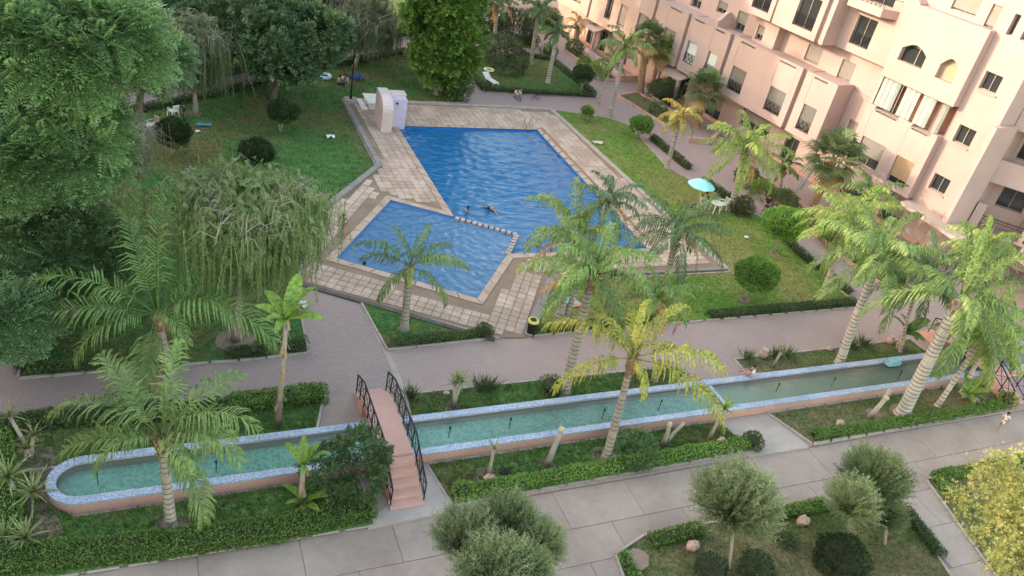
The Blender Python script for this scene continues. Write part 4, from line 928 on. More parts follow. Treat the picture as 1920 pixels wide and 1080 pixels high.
for i, xy in enumerate([(39.58, 68.78), (40.66, 73.58), (40.02, 66.67), (41.50, 57.73), (41.62, 42.21), (41.81, 40.16), (41.76, 38.21), (41.68, 44.37), (42.68, 35.22), (43.09, 32.46), (43.73, 31.11)]):
    B('low green shrub by the flats, '+['left of the sapling at the upper path', 'under the hanging dry fronds', 'before the fan palm pair', 'beside the round clipped bush', 'right of the reddish shrub', 'below the closed grey parasol', 'in the grassy strip beyond the clipped tree', 'behind the trunk of the bright palm', 'near the foot of the orange wall fan palm', 'under the crowded palm crowns', 'at the near end of the strip'][i], *xy, .7+.3*(i % 3)/2, M_hedged if i % 2 else M_hedge, tm_=TSP, s=.22, dens=50, core=False, group='low shrubs in front of the flats')
B('shrub with reddish leaves under the bright palm beside the parasol', *(38.01, 39.74), .8, leaf('reddish_leaf', (.09, .05, .03), (.07, .10, .035)), tm_=TSP, s=.2, dens=60)
B('dark undergrowth bush at the foot of the bright tree behind the pool', *(22.93, 59.51), 1.3, M_hedged, tm_=TSP, s=.26, dens=40)
B('leafy green shrub hiding the left railing of the footbridge', *(6.04, 20.04), 1.25, leaf('shrub_leaf', (.05, .10, .04), (.09, .155, .07), scale=2), tm_=TSP, s=.24, dens=75, sq=(1, .8, 1.15), jit=.16, core=False, zc=1.35)
# round clipped little trees on the lawn
L_top = leaf('bright_topiary_leaf', (.10, .24, .03), (.16, .32, .045), scale=1.5)
def lolly(label, bx, by, cx, cy, cz, r, mat=L_top):
    t = B(label, bx, by, r, mat, zc=cz, s=.15, dens=230, sq=(1, 1, .8), tm_=TSP, name='clipped_tree', cat='tree', group=None)
    for c in t.children: c.location = (cx-bx, cy-by, 0)
    s = MB(); 
    for k in (-1, 1): s.tube([(0, 0, -.03), (k*.1+(cx-bx)*.3, .05, cz*.4), ((cx-bx)+k*.35, (cy-by), cz*.85)], [.07, .05, .03], 6)
    s.build('trunk', M_palebark, t, True)
lolly('round clipped tree on the lawn right of the parasol, by the far path', *(36.88, 34.39, 36.76, 34.45, 2.29), 1.25)
lolly('round clipped tree with forked trunk in the middle of the right lawn', *(31.14, 29.80, 31.29, 29.72, 1.86), 1.12)
lolly('small round clipped tree at the far edge of the right lawn', *(36.44, 52.20, 36.44, 52.20, 1.30), 0.87)
lolly('tiny sapling with yellow green leaves at the top of the right lawn', *(33.48, 55.64, 33.33, 55.72, 0.90), 0.49, leaf('sapling_leaf', (.12, .2, .03), (.18, .24, .05)))
lolly('thin young tree at the right end of the upper lawn', *(36.26, 62.55, 36.09, 62.64, 1.66), 0.87, M_hedged)
L_or = leaf('orange_tree_leaf', (.02, .05, .018), (.035, .075, .025), scale=2)
for l, a in (('small dark orange tree in the middle of the big left lawn', ((8.12, 51.89, 8.27, 51.82, 1.63), 0.93)), ('small dark orange tree in front of the standing person on the left lawn', ((1.29, 48.26, 1.40, 48.20, 1.55), 0.97)),
             ('low dark orange tree just above the weeping tree', ((6.18, 47.78, 6.17, 47.79, 0.54), 1.00))):
    lolly(l, *a[0], a[1], L_or)
# grass tufts
def tuft(label, x, y, h, mat=None, group='dark grass tufts beside the middle path'):
    t = thing('grass_tuft', label, 'plant', (x, y, .04), group=group); n = 90
    P = np.c_[rng.normal(0, h*.12, (n, 2)), np.zeros(n)]; D = norm(np.c_[P[:, :2]*3/h+rng.normal(0, .22, (n, 2)), np.ones(n)])
    scatter('blades', t_single(.06), P, frames(D, rand_dir(n)), h*rng.uniform(.6, 1.1, n), mat or M_hedged, t)
TL = ['beside the footbridge landing', 'left one of a pair behind the canal', 'right one of a pair behind the canal', 'left of the terracotta jar', 'right of the terracotta jar, nearer one', 'right of the terracotta jar, farther one', 'left of the ringed leaning palm trunk', 'right of the ringed leaning palm trunk']
for tl, xy in zip(TL, ((9.61, 24.68), (12.84, 24.69), (13.28, 24.69), (27.67, 24.75), (29.38, 24.63), (30.25, 24.60), (34.84, 24.66), (35.82, 24.76))): tuft('dark spiky grass tuft by the middle path, '+tl, *xy, .75)

# ---------------------------------------------------------------- palms
FCACHE = {}
def frond_mesh(key, mat, L, e0, bend, n, ll, hang, seed, w=.05):
    k = (key, mat.name, round(L, 1), e0, bend, seed)
    if k in FCACHE: return FCACHE[k]
    r = np.random.default_rng(seed); m = 24; ts = np.linspace(0, 1, m+1); el = np.radians(e0-bend*ts**1.25); st = L/m
    pts = np.zeros((m+1, 3)); 
    for i in range(m): pts[i+1] = pts[i]+st*np.array([math.cos(el[i]), 0.0, math.sin(el[i])])
    pts[:, 1] = .08*L*np.sin(ts*2+seed)*ts
    V = []; F = []
    for i in range(m+1):
        q = .035*(1-.8*ts[i])*(L/3)**.5; V += [pts[i]+(0, -q, 0), pts[i]+(0, q, 0), pts[i]+(0, 0, -q*1.2)]
    for i in range(m):
        a = 3*i
        for j in range(3): F.append((a+j, a+(j+1) % 3, a+3+(j+1) % 3, a+3+j))
    for i in range(n):
        t = .17+.83*(i+.5)/n; f = t*m; j = min(m-1, int(f)); p = pts[j]+(pts[j+1]-pts[j])*(f-j); e = el[j]; fw = np.array([math.cos(e), 0, math.sin(e)]); upv = np.array([-math.sin(e), 0, math.cos(e)])
        lf = ll*(math.sin(PI*min(1, t*.82+.12))**.6)*r.uniform(.85, 1.1)
        for s in (-1, 1):
            if r.random() < .07: continue
            d1 = fw*(.45+.5*t)+np.array([0, s, 0])*.85+upv*r.uniform(-.15, .8); d1 /= np.linalg.norm(d1)
            d2 = d1*.7+np.array([0, 0, -1])*hang*r.uniform(.7, 1.5); d2 /= np.linalg.norm(d2)
            d3 = d2*.4+np.array([0, 0, -1])*hang*1.6; d3 /= np.linalg.norm(d3)
            x = np.cross(d1, upv); x /= np.linalg.norm(x)+1e-9; a0 = p; a1 = p+d1*lf*.34; a2 = a1+d2*lf*.36; a3 = a2+d3*lf*.28
            b = len(V); ww = w*.5
            V += [a0-x*ww*.5, a0+x*ww*.5, a1-x*ww, a1+x*ww, a2-x*ww*.75, a2+x*ww*.75, a3-x*ww*.15, a3+x*ww*.15]
            F += [(b, b+1, b+3, b+2), (b+2, b+3, b+5, b+4), (b+4, b+5, b+7, b+6)]
    FCACHE[k] = qmesh('frond', np.array(V), np.array(F), mat); return FCACHE[k]
def fan_mesh(key, mat, L, e0, seed):
    k = (key, mat.name, round(L, 1), e0, seed)
    if k in FCACHE: return FCACHE[k]
    r = np.random.default_rng(seed); V = []; F = []; e = math.radians(e0); d = np.array([math.cos(e), 0, math.sin(e)]); up = np.array([-math.sin(e), 0, math.cos(e)]); pl = L*.5
    V += [np.array([0, -.03, 0]), np.array([0, .03, 0]), d*pl+(0, .02, 0), d*pl-(0, .02, 0)]; F += [(0, 1, 2, 3)]
    n = 26
    for i in range(n):
        a = -2.1+4.2*i/(n-1); dd = d*math.cos(a)+np.array([0, 1, 0])*math.sin(a); q = L*.55*(1-.12*abs(a))*r.uniform(.9, 1.05)
        x = np.cross(dd, up)*.045*L*.6; b = len(V); o = d*pl; m1 = o+dd*q*.6+up*.02*(-1)**i; tip = o+dd*q+np.array([0, 0, -.28*q*r.uniform(.4, 1.4)])
        V += [o, m1-x, tip, m1+x]; F += [(b, b+1, b+2, b+3)]
    FCACHE[k] = qmesh('frond', np.array(V), np.array(F), mat); return FCACHE[k]
P_green = leaf('palm_green', (.10, .18, .045), (.16, .25, .065), .35, .8, .25); P_dark = leaf('palm_dark_green', (.06, .12, .048), (.085, .155, .06), .3, .8, .25)
P_lime = leaf('palm_lime', (.15, .25, .04), (.24, .33, .06), .4, .8, .25); P_yel = leaf('palm_yellow', (.36, .34, .04), (.24, .29, .035), .4, 1.2, .25)
P_blue = leaf('palm_blue_green', (.07, .13, .075), (.10, .17, .09), .3, .8, .2); P_fan = leaf('fan_palm_green', (.07, .12, .045), (.11, .15, .07), .3, .8, .25)
P_dry = leaf('palm_dry', (.33, .20, .09), (.42, .27, .13), .3, 1, .25); P_or = leaf('palm_orange', (.40, .28, .05), (.28, .28, .05), .35, 1, .25)
M_ptrunk = plain('palm_trunk', (.36, .31, .27), (.24, .20, .17), scale=2.5, fine=14, bstr=.5); M_ptrunkw = plain('pale_palm_trunk', (.46, .42, .38), (.30, .27, .24), scale=2, fine=14, bstr=.4)
M_boot = plain('palm_boots', (.34, .19, .09), (.22, .13, .08), scale=4); M_scar = plain('palm_scar', (.12, .10, .085))
def palm(label, spec, L, mat=P_green, n=13, r0=.2, r1=.13, trunkm=None, kind='feather', seed=1, azs=None, hang=1.1, dry=0, boots=True, group=None, nl=44, ll=None, name='palm_tree', spear=True, w=.05, e_hi=78, bend0=95):
    nl = int(nl*.68); w *= 1.4
    bx, by, cx, cy, cz = spec; rr = random.Random(seed); t = thing(name, label, 'palm tree', (bx, by, 0), group=group); trunkm = trunkm or M_ptrunk
    dx, dy = cx-bx, cy-by; m = max(6, int(cz/.22)); b = MB(); pts = []; rad = []; sc = MB()
    for i in range(m*2+1):
        q = i/(m*2); s = q+.12*math.sin(PI*q)*(1 if dx*dx+dy*dy > .3 else 0); pts.append((dx*s, dy*s, -.05+(cz+.05)*q)); rad.append((r0*(1+.55*max(0, 1-q*cz/.5)**2)*(1-q)+r1*q)*(1.02 if i % 2 else .975))
    b.tube(pts, rad, 10).build('trunk', trunkm, t, False)
    for i in range(1, m):
        k = 2*i
        if rr.random() < .85 and i < m*.9: sc.tube([pts[k], tuple(np.array(pts[k])+(np.array(pts[k+1])-np.array(pts[k]))*.38)], rad[k]*1.035, 10, cap=False)
    if sc.v: sc.build('trunk_scars', M_scar, t, kind='stuff')
    hx, hy = dx, dy
    if boots:
        bo = MB()
        for i in range(14 if kind == 'feather' else 26):
            a = i*2.4; h0 = cz-.12-.06*i*(1 if kind == 'feather' else 1.6); q = max(0, h0/cz); px_, py_ = dx*q, dy*q; R0 = r1*1.05
            d = Vector((math.cos(a), math.sin(a), 0)); c = Vector((px_, py_, h0))+d*R0*.8
            bo.bar(c, c+d*.13+Vector((0, 0, .34)), .13, .05)
        bo.build('leaf_bases', M_boot, t, kind='stuff')
    if kind == 'feather':
        ll = ll or L*.25
        for i in range(n):
            az = azs[i][0] if azs and i < len(azs) else math.degrees(i*2.39996+seed)
            tt = i/max(1, n-1); e0 = azs[i][1] if azs and i < len(azs) else round(e_hi-(e_hi+12)*tt**1.1); bend = azs[i][2] if azs and i < len(azs) else bend0-10*(i % 3)
            q = azs[i][3] if azs and i < len(azs) and len(azs[i]) > 3 else 1.0
            e0 = int(round(e0/8)*8); mt = P_dry if i >= n-dry else mat
            me = frond_mesh('f', mt, L, e0, bend, nl, ll, hang, i % 4, w)
            o = shell('frond', me, t, (hx, hy, cz)); o.rotation_euler = (rr.uniform(-.22, .22), rr.uniform(-.07, .07), PI/2-math.radians(az)+rr.uniform(-.1, .1)); o.scale = (q*rr.uniform(.92, 1.06),)*3
        if spear: MB().tube([(0, 0, -.1), (.1, .02, L*.32), (.16, .05, L*.62)], [.05, .035, .01], 5).build('spear_leaf', mat, t, loc=(hx, hy, cz))
    else:
        for i in range(n):
            az = math.degrees(i*2.39996+seed); tt = i/max(1, n-1); e0 = int(round((82-125*tt)/10)*10); mt = P_dry if i >= n-dry else mat
            o = shell('frond', fan_mesh('w', mt, L, e0, i % 3), t, (hx, hy, cz)); o.rotation_euler = (0, 0, PI/2-math.radians(az)); o.scale = (rr.uniform(.85, 1.1),)*3
    return t
# az: degrees clockwise from the garden's long axis; 118 points right in the picture, 298 left, 208 to the viewer, 28 away
palm('large palm with drooping fronds growing in front of the rounded canal end', (0.02, 19.71, -0.10, 19.77, 4.10), 3.82*1.02, P_green, r0=.19, r1=.14, seed=3, hang=.6, ll=1.15,
     azs=[(300, 48, 110), (285, 24, 100, .95), (118, 60, 95, .9), (60, 66, 80, .85), (20, 64, 60, .8), (330, 62, 90, .9), (130, 44, 80, .85), (150, 8, 96, .82), (165, 40, 120, .5), (250, 40, 120, .6), (95, 40, 90, .6)], n=11, nl=56, w=.05)
palm('tall arching palm on the lower left lawn above the canal palm', (0.25, 27.82, -0.02, 27.96, 2.88), 4.85*1.14, leaf('palm_fresh_green', (.10, .19, .05), (.14, .24, .06), .35, .8, .25), r0=.2, r1=.17, seed=5, hang=.6, ll=1.3, dry=1,
     azs=[(292, 40, 78, 1.0), (270, 30, 110, 1.05), (250, 24, 110, .75), (120, 48, 98, 1.05), (100, 62, 110, .8), (28, 84, 78, 1.2), (350, 78, 96, 1.0), (150, 56, 120, .6), (205, -48, 32, .8), (190, -30, 50, .7), (215, -56, 20, .8)], n=11, nl=60, w=.055)
palm('palm with six fronds standing on the small triangular lawn beside the small pool', (10.68, 29.51, 10.54, 29.59, 3.52), 2.85, P_green, n=10, r0=.2, r1=.15, seed=2, hang=1.1, dry=0, nl=44,
     azs=[(290, 56, 80), (305, 20, 80), (118, 50, 95, 1.1), (70, 56, 85, .9), (100, 24, 60, .95), (140, 10, 80, .9), (330, 70, 70, .8), (20, 74, 60, .8), (200, 40, 110, .6), (240, 10, 70, .9)])
palm('palm with yellow fronds and a pale leaning trunk in front of the canal', (16.69, 19.69, 16.43, 19.83, 5.31), 3.73, P_yel, n=11, r0=.2, r1=.12, seed=4, hang=1.2, dry=0, nl=56,
     azs=[(298, 44, 88, 1.05), (272, 8, 74, .95), (28, 60, 124, .85), (64, 58, 74, .95), (118, 38, 94, 1.1), (142, 12, 72, 1.15), (335, 60, 112, .72), (180, 22, 118, .5), (310, 72, 120, .6), (45, 80, 90, .75), (100, 70, 110, .6)])
palm('tall palm with a ringed trunk rising from the far edge of the canal', (16.64, 23.81, 16.41, 23.94, 6.44), 3.27*.98, P_green, n=20, r0=.24, r1=.17, seed=6, hang=1.0, dry=2, nl=48)
palm('palm with a ringed trunk and one dry pink frond by the large pool', (19.09, 29.66, 18.90, 29.76, 4.83), 3.33*.98, P_lime, n=18, r0=.23, r1=.16, seed=8, hang=1.1, nl=44, dry=1)
palm('dark green palm over the pool deck corner', (26.57, 31.25, 26.19, 31.45, 3.61), 3.29, P_dark, n=19, r0=.22, r1=.17, seed=9, hang=1.0, nl=40, dry=1)
palm('bushy palm half hidden behind the yellow palm', (21.63, 23.94, 20.67, 24.45, 4.58), 2.00*.98, P_green, n=16, r0=.1, r1=.08, seed=10, hang=1.1, nl=40, dry=3)
palm('feathery blue green palm rising over the large pool edge', (19.45, 29.62, 19.90, 29.38, 6.74), 2.09, P_blue, n=15, r0=.16, r1=.1, seed=12, hang=1.2, nl=40, dry=1)
palm('palm with a ringed pale trunk leaning right at the far edge of the canal', (33.12, 23.64, 32.60, 23.92, 6.32), 3.36*1.12, P_green, n=20, r0=.24, r1=.17, trunkm=M_ptrunkw, seed=14, hang=1.1, nl=46)
palm('palm behind the leaning one, on the lawn edge by the far path', (37.21, 29.79, 36.83, 30.00, 4.84), 3.00*1.12, P_lime, n=20, r0=.2, r1=.15, seed=15, hang=1.1, nl=40)
palm('slim palm with a thin dark stem between banana plant and far path', (37.97, 23.98, 37.10, 24.45, 4.77), 2.76*1.12, P_dark, n=19, r0=.1, r1=.08, seed=17, hang=1.1, nl=44)
palm('big palm with a stout whitish ringed trunk leaning right over the canal', (33.58, 19.51, 33.22, 19.71, 6.95), 4.39, P_green, n=18, r0=.34, r1=.24, trunkm=M_ptrunkw, seed=18, hang=.95, nl=56,
     azs=[(118, 48, 70, 1.0), (95, 62, 60, 1.0), (60, 66, 66, .95), (30, 68, 50, .9), (130, 24, 80, .95), (150, 20, 90, .8), (210, 48, 120, .7), (290, 40, 110, .6), (70, 40, 90, 1.0), (180, 0, 70, .75), (340, 50, 110, .7), (110, 10, 70, .9), (50, 80, 50, .8)])
palm('young palm leaning right, nearer one of the two slim trunks beside the canal end', (36.30, 19.69, 36.42, 19.63, 4.25), 2.33*1.12, P_lime, n=18, r0=.14, r1=.1, trunkm=M_ptrunkw, seed=19, hang=1.1, nl=44, boots=False)
palm('young palm leaning right, farther one of the two slim trunks beside the canal end', (38.76, 20.29, 38.41, 20.48, 4.41), 2.41*1.12, P_lime, n=18, r0=.12, r1=.09, trunkm=M_ptrunkw, seed=20, hang=1.1, nl=44, boots=False)
palm('palm rising beside the right canopy of the flats', (43.15, 24.28, 41.64, 25.09, 5.84), 2.36*1.12, P_lime, n=18, r0=.18, r1=.12, seed=21, hang=1.0, nl=44)
palm('palm with drooping orange yellow fronds beside the far path', (36.14, 46.96, 35.98, 47.04, 4.21), 2.04, P_or, n=13, r0=.18, r1=.15, seed=22, hang=1.2, nl=30, bend0=115, w=.07)
palm('bright green palm beside the far path, right of the blue parasol', (37.50, 40.22, 37.04, 40.47, 4.45), 3.33*1.12, P_lime, n=18, r0=.24, r1=.18, seed=23, hang=1.0, nl=36, w=.065, dry=1)
palm('grey green palm with sparse fronds at the top corner of the right lawn', (36.21, 56.85, 36.06, 56.93, 5.94), 2.83, P_green, n=12, r0=.2, r1=.13, seed=24, hang=1.2, nl=32, w=.07)
palm('sparse palm crown left of the sparse grey green palm', (36.43, 59.57, 36.83, 59.36, 3.87), 1.88, P_green, n=8, r0=.1, r1=.07, seed=25, hang=1.2, nl=28, w=.07)
palm('slim palm with a white trunk on the upper lawn', (33.69, 64.45, 33.61, 64.50, 4.54), 1.95, P_dark, n=13, r0=.22, r1=.14, trunkm=M_ptrunkw, seed=26, hang=1.2, nl=28, w=.08)
palm('slim palm at the far corner of the upper lawn with crown above the frame', (34.02, 69.36, 33.79, 69.49, 5.12), 2.46, P_dark, n=13, r0=.2, r1=.13, seed=27, hang=1.2, nl=28, w=.08)
palm('palm with two tone trunk between the island bed and the bright tree', (30.57, 70.54, 30.14, 70.77, 4.82), 2.44, P_dark, n=13, r0=.22, r1=.14, seed=28, hang=1.2, nl=28, w=.08, dry=3)
palm('palm with hanging dry brown fronds by the farthest doorway', (41.90, 75.80, 41.59, 75.96, 2.52), 1.92, P_dry, n=9, r0=.25, r1=.2, seed=29, hang=1., nl=26, w=.08, bend0=130)
palm('fan palm with thick shaggy trunk, left of a pair by the doorway', (42.66, 62.75, 42.11, 63.05, 5.14), 2.01, P_fan, n=26, r0=.34, r1=.3, trunkm=M_boot, kind='fan', seed=30, dry=5, name='fan_palm')
palm('fan palm with shaggy trunk, right of a pair by the doorway', (44.39, 63.49, 44.22, 63.58, 3.96), 1.94, P_lime, n=22, r0=.3, r1=.28, trunkm=M_boot, kind='fan', seed=31, dry=4, name='fan_palm')
palm('grey green fan palm in front of the ground floor terrace', (44.22, 55.24, 43.99, 55.36, 3.38), 2.16, P_fan, n=26, r0=.3, r1=.26, trunkm=M_boot, kind='fan', seed=32, dry=3, name='fan_palm')
palm('fan palm close to the orange side wall of the flats', (44.46, 39.67, 44.39, 39.70, 4.39), 2.68, P_fan, n=28, r0=.28, r1=.24, trunkm=M_boot, kind='fan', seed=33, dry=2, name='fan_palm')
palm('small palm growing against the flats near the closed grey parasol', (44.02, 42.85, 43.58, 43.09, 2.22), 1.63, P_green, n=12, r0=.12, r1=.1, seed=34, nl=26, w=.07)
palm('small palm right of the closed grey parasol', (43.94, 34.44, 43.36, 34.75, 3.98), 2.57, P_green, n=14, r0=.15, r1=.12, seed=35, nl=36, w=.06)

# ---------------------------------------------------------------- trees
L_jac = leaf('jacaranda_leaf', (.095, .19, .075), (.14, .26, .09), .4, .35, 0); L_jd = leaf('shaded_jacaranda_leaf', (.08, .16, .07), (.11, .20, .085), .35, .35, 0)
L_dk = leaf('dark_tree_leaf', (.05, .10, .05), (.08, .145, .065), .3, .5, .15); L_br = leaf('bright_tree_leaf', (.05, .13, .02), (.13, .24, .03), .4, .45, 0)
L_wp = leaf('weeping_leaf', (.10, .165, .06), (.155, .22, .085), .3, 1.0, 0); L_wd = leaf('dark_weeping_leaf', (.075, .105, .055), (.11, .145, .08), .3, .8, 0)
def tr(label, bx, by, spec, rp, mat, **k):
    r = [x for x in rp]; return broad_tree('tree', label, (bx, by), spec[2:5], r, mat, k.pop('bark', M_bark), **k)
def TREE(label, spec, rx, rz, mat, ry=None, **k): return tr(label, spec[0], spec[1], spec, (rx, ry or rx, rz), mat, **k)
TREE('tall feathery green jacaranda filling the top left corner', (-3.86, 35.34, -2.68, 34.71, 10.92), 3.67, 2.74, L_jac, tmpl=TPI, ls=.8, nclump=190, cr=.95, per=64, trunk=(.3, .2), up=.3, flat=.6, nlobe=8)
TREE('feathery jacaranda in front at the left edge', (-6.03, 33.85, -3.76, 32.63, 7.55), 3.24, 2.43, L_jac, tmpl=TPI, ls=.72, nclump=170, cr=.85, per=64, trunk=(.3, .2), up=.3, flat=.6, nlobe=8)
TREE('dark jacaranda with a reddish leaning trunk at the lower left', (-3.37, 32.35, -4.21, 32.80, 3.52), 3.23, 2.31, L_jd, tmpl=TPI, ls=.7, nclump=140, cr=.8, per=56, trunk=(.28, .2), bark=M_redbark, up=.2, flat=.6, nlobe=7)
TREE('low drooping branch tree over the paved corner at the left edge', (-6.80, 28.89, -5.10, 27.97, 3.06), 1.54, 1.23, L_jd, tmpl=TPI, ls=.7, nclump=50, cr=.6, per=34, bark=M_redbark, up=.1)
TREE('broad dark green tree with a forked trunk behind the left lawn', (8.41, 57.89, 9.31, 57.41, 4.57), 4.74, 3.49, L_dk, tmpl=TSP, ls=.5, nclump=150, cr=1.1, per=60, trunk=(.3, .2), nlobe=8, zmin=-.85)
TREE('bright green tree lit from the side at the far end of the pool', (21.67, 60.17, 21.60, 60.21, 5.88), 3.13, 6.95, L_br, tmpl=TSP, ls=.5, nclump=230, cr=1.0, per=60, trunk=(.3, .2), bark=M_palebark, nlobe=8, zmin=-.85)

names = ['dark leafy tree behind the big jacaranda', 'dark tree between the jacaranda and the shaded path', 'dark tree at the top edge behind the shaded path, left one', 'dark tree at the top edge above the broad dark tree', 'dark tree behind the weeping tree by the lamp post', 'dark tree at the top edge left of the bright tree', 'dark tree at the top edge behind the bright tree',
         'tree at the top edge above the far path bend', 'tree at the top edge above the far palms', 'small dark tree at the left side of the far path bend', 'mid green tree reaching right from behind the big jacaranda', 'tall dark tree just behind the left side of the bright tree', 'dark tree beside the greyish weeping tree over the shaded path', 'far dark tree above the big jacaranda near the top left corner']
PTS_BG = [((2.30, 65.34, 2.39, 65.30, 2.68), 3.07, 2.45), ((-0.88, 61.49, -1.24, 61.69, 2.41), 2.29, 2.29), ((6.61, 69.93, 7.00, 69.71, 3.37), 3.98, 3.10), ((12.93, 74.12, 14.48, 73.28, 3.44), 4.32, 3.36), ((16.02, 70.44, 15.23, 70.86, 2.61), 2.82, 2.35),
          ((20.04, 74.18, 21.30, 73.50, 3.26), 3.50, 2.50), ((25.84, 77.06, 27.66, 76.08, 4.32), 4.50, 3.17), ((38.74, 89.72, 38.32, 89.94, 2.63), 3.75, 2.63), ((44.90, 91.08, 46.11, 90.43, 2.82), 3.89, 2.59), ((31.53, 80.45, 31.23, 80.61, 2.14), 2.36, 2.24), ((-0.87, 45.57, 0.39, 44.89, 6.56), 1.88, 2.12), ((21.91, 68.47, 21.61, 68.63, 2.88), 2.95, 2.86), ((2.51, 61.98, 4.67, 60.81, 3.69), 2.75, 2.36), ((-0.99, 70.94, -0.81, 70.85, 2.98), 4.28, 2.57)]
for i, ((sp, rx, rz), l) in enumerate(zip(PTS_BG, names)):
    if i in (2, 3, 5, 6, 11): bz = sp[4]-rz; sp = (*sp[:4], (bz+24)/2); rz = (24-bz)/2; rx *= 1.15
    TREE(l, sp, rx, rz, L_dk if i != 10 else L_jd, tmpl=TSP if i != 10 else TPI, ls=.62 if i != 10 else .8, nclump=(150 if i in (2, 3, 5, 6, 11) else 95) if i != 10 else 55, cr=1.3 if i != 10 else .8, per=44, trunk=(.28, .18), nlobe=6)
# weeping trees: arching branches hung with long leafy strands
def weeping(label, spec, rx, rz, mat, n=520, strand=2.6, bark=M_palebark, bare=.0, seed=1, trunk=(.16, .12), s0=1., low=2.2):
    rx *= .84; bx, by, cx, cy, cz = spec; t = thing('weeping_tree', label, 'tree', (bx, by, 0)); C = Vector((cx-bx, cy-by, cz)); top = Vector((C.x*.4, C.y*.4, max(1.2, cz-rz*.9)))
    b = MB(); b.tube([(0, 0, -.05), top*.5+Vector((.06, 0, 0)), top], [trunk[0]*1.3, trunk[0], trunk[1]], 8); tw = MB(); r = random.Random(seed); ends = []
    for i in range(26):
        a = 2*PI*i/26+r.uniform(-.2, .2); q = r.uniform(.35, 1); hh = rz*r.uniform(.35, 1.0)*(1.15-.5*q)
        e = C+Vector((math.cos(a)*rx*q, math.sin(a)*rx*q, hh*.75)); m = top.lerp(e, .55)+Vector((0, 0, rz*.28))
        e2 = e+Vector((math.cos(a)*rx*.16, math.sin(a)*rx*.16, -rz*.28)); b.tube([top, m, e, e2], [trunk[1]*.5, .045, .022, .008], 5, cap=False); path = [m, e, e2]
        for k in range(9):
            p = path[0].lerp(path[1], r.random()) if k < 5 else path[1].lerp(path[2], r.random()); aa = r.uniform(0, 2*PI); v = Vector((math.cos(aa), math.sin(aa), 0))
            L = r.uniform(.5, 1.2)*s0; p1 = p+v*L*.5+Vector((0, 0, L*.3)); p2 = p+v*L+Vector((0, 0, -L*.15)); tw.tube([p, p1, p2], [.017, .011, .005], 3, cap=False); ends += [p, p1, p2]
    b.build('trunk', bark, t, True); tw.build('twigs', M_palebark, t)
    E = np.array([tuple(x) for x in ends]); idx = rng.choice(len(E), n); P = E[idx]+rng.normal(0, .3*s0, (n, 3))*np.array([1, 1, .4]); k2 = n//3
    d = rand_dir(k2); P[:k2] = np.array(C)+d*np.array([rx*.95, rx*.95, rz*.8])*rng.uniform(.5, 1, (k2, 1))
    down = norm(rng.normal(0, .10, (n, 3))+np.array([0, 0, 1.])); R = frames(rand_dir(n)*np.array([1, 1, 0])+1e-3, down)
    st = strand*rng.uniform(.4, 1.15, n); st = np.minimum(st, np.maximum(.3, P[:, 2]-low*rng.uniform(.8, 1.3, n)))
    scatter('crown', TST9, P, R, st, mat, t)
    k3 = int(n*.55); d = rand_dir(k3); d[:, 2] = np.abs(d[:, 2])*1.1-.25; d = norm(d); Q = np.array(C)+d*np.array([rx, rx, rz*.85])*rng.uniform(.55, 1.02, (k3, 1)); D = norm(d*.6+rng.normal(0, .4, (k3, 3))+np.array([0, 0, -.5]))
    scatter('sprays', TPI, Q, frames(D, norm(d+rand_dir(k3)*.4)), 1*.36*s0*rng.uniform(.6, 1.3, k3), mat, t); return t
TST9 = t_strand(26, .055, .012)
weeping('weeping tree with hanging grey green strands beside the pool deck', (3.03, 29.60, 3.53, 29.33, 6.51), 3.52, 2.39, L_wp, n=2900, strand=2.7, seed=2, low=3.1)
weeping('greyish weeping tree with a pale trunk on the far side of the left lawn', (2.99, 54.71, 2.96, 54.73, 4.33), 1.86, 3.15, L_wd, n=1500, strand=4.5, seed=3, s0=1.6)
weeping('weeping tree hanging behind the lamp post', (15.98, 65.40, 16.80, 64.96, 3.76), 2.76, 2.76, L_wd, n=1500, strand=5, seed=4, s0=1.8)
weeping('thin leafless grey tree between the jacarandas and the left lawn', (-1.55, 40.14, -1.07, 39.88, 4.73), 1.43, 1.65, leaf('grey_twig_leaf', (.16, .17, .12), (.2, .2, .15), .2), n=600, strand=1.6, seed=5, bark=M_bark)

# ---------------------------------------------------------------- yuccas, bananas, stumps, rocks, rosemary
L_ban = leaf('banana_leaf', (.12, .24, .03), (.20, .32, .04), .45, 1.5, .2); L_yuc = leaf('yucca_leaf', (.12, .17, .06), (.2, .24, .10), .25, 1.5, .15)
def blade_mesh(L, w, e0, bend, seed, mat, key, fold=.12):
    k = (key, round(L, 1), e0, seed, mat.name)
    if k in FCACHE: return FCACHE[k]
    m = 7; V = []; F = []; p = np.zeros(3); r = np.random.default_rng(seed)
    for i in range(m+1):
        t = i/m; e = math.radians(e0-bend*t); ww = w*.5*(math.sin(PI*min(1, .06+t*.92))**.55 if w > .15 else (1-t)**.6+.05)
        V += [p+np.array([0, -ww, ww*fold*2]), p, p+np.array([0, ww, ww*fold*2])]; p = p+np.array([math.cos(e), 0, math.sin(e)])*L/m
    for i in range(m): a = 3*i; F += [(a, a+1, a+4, a+3), (a+1, a+2, a+5, a+4)]
    FCACHE[k] = qmesh(key, np.array(V), np.array(F), mat); return FCACHE[k]
def rosette(par, c, n, L, w, mat, key='leaf', e_hi=85, e_lo=5, bend=35, seed=0):
    for i in range(n):
        t = i/max(1, n-1); e = int(round((e_hi+(e_lo-e_hi)*t)/6)*6); o = shell(key, blade_mesh(L, w, e, bend, i % 3, mat, key), par, c)
        o.rotation_euler = (random.uniform(-.05, .05), 0, i*2.4+seed); o.scale = (random.uniform(.8, 1.1),)*3
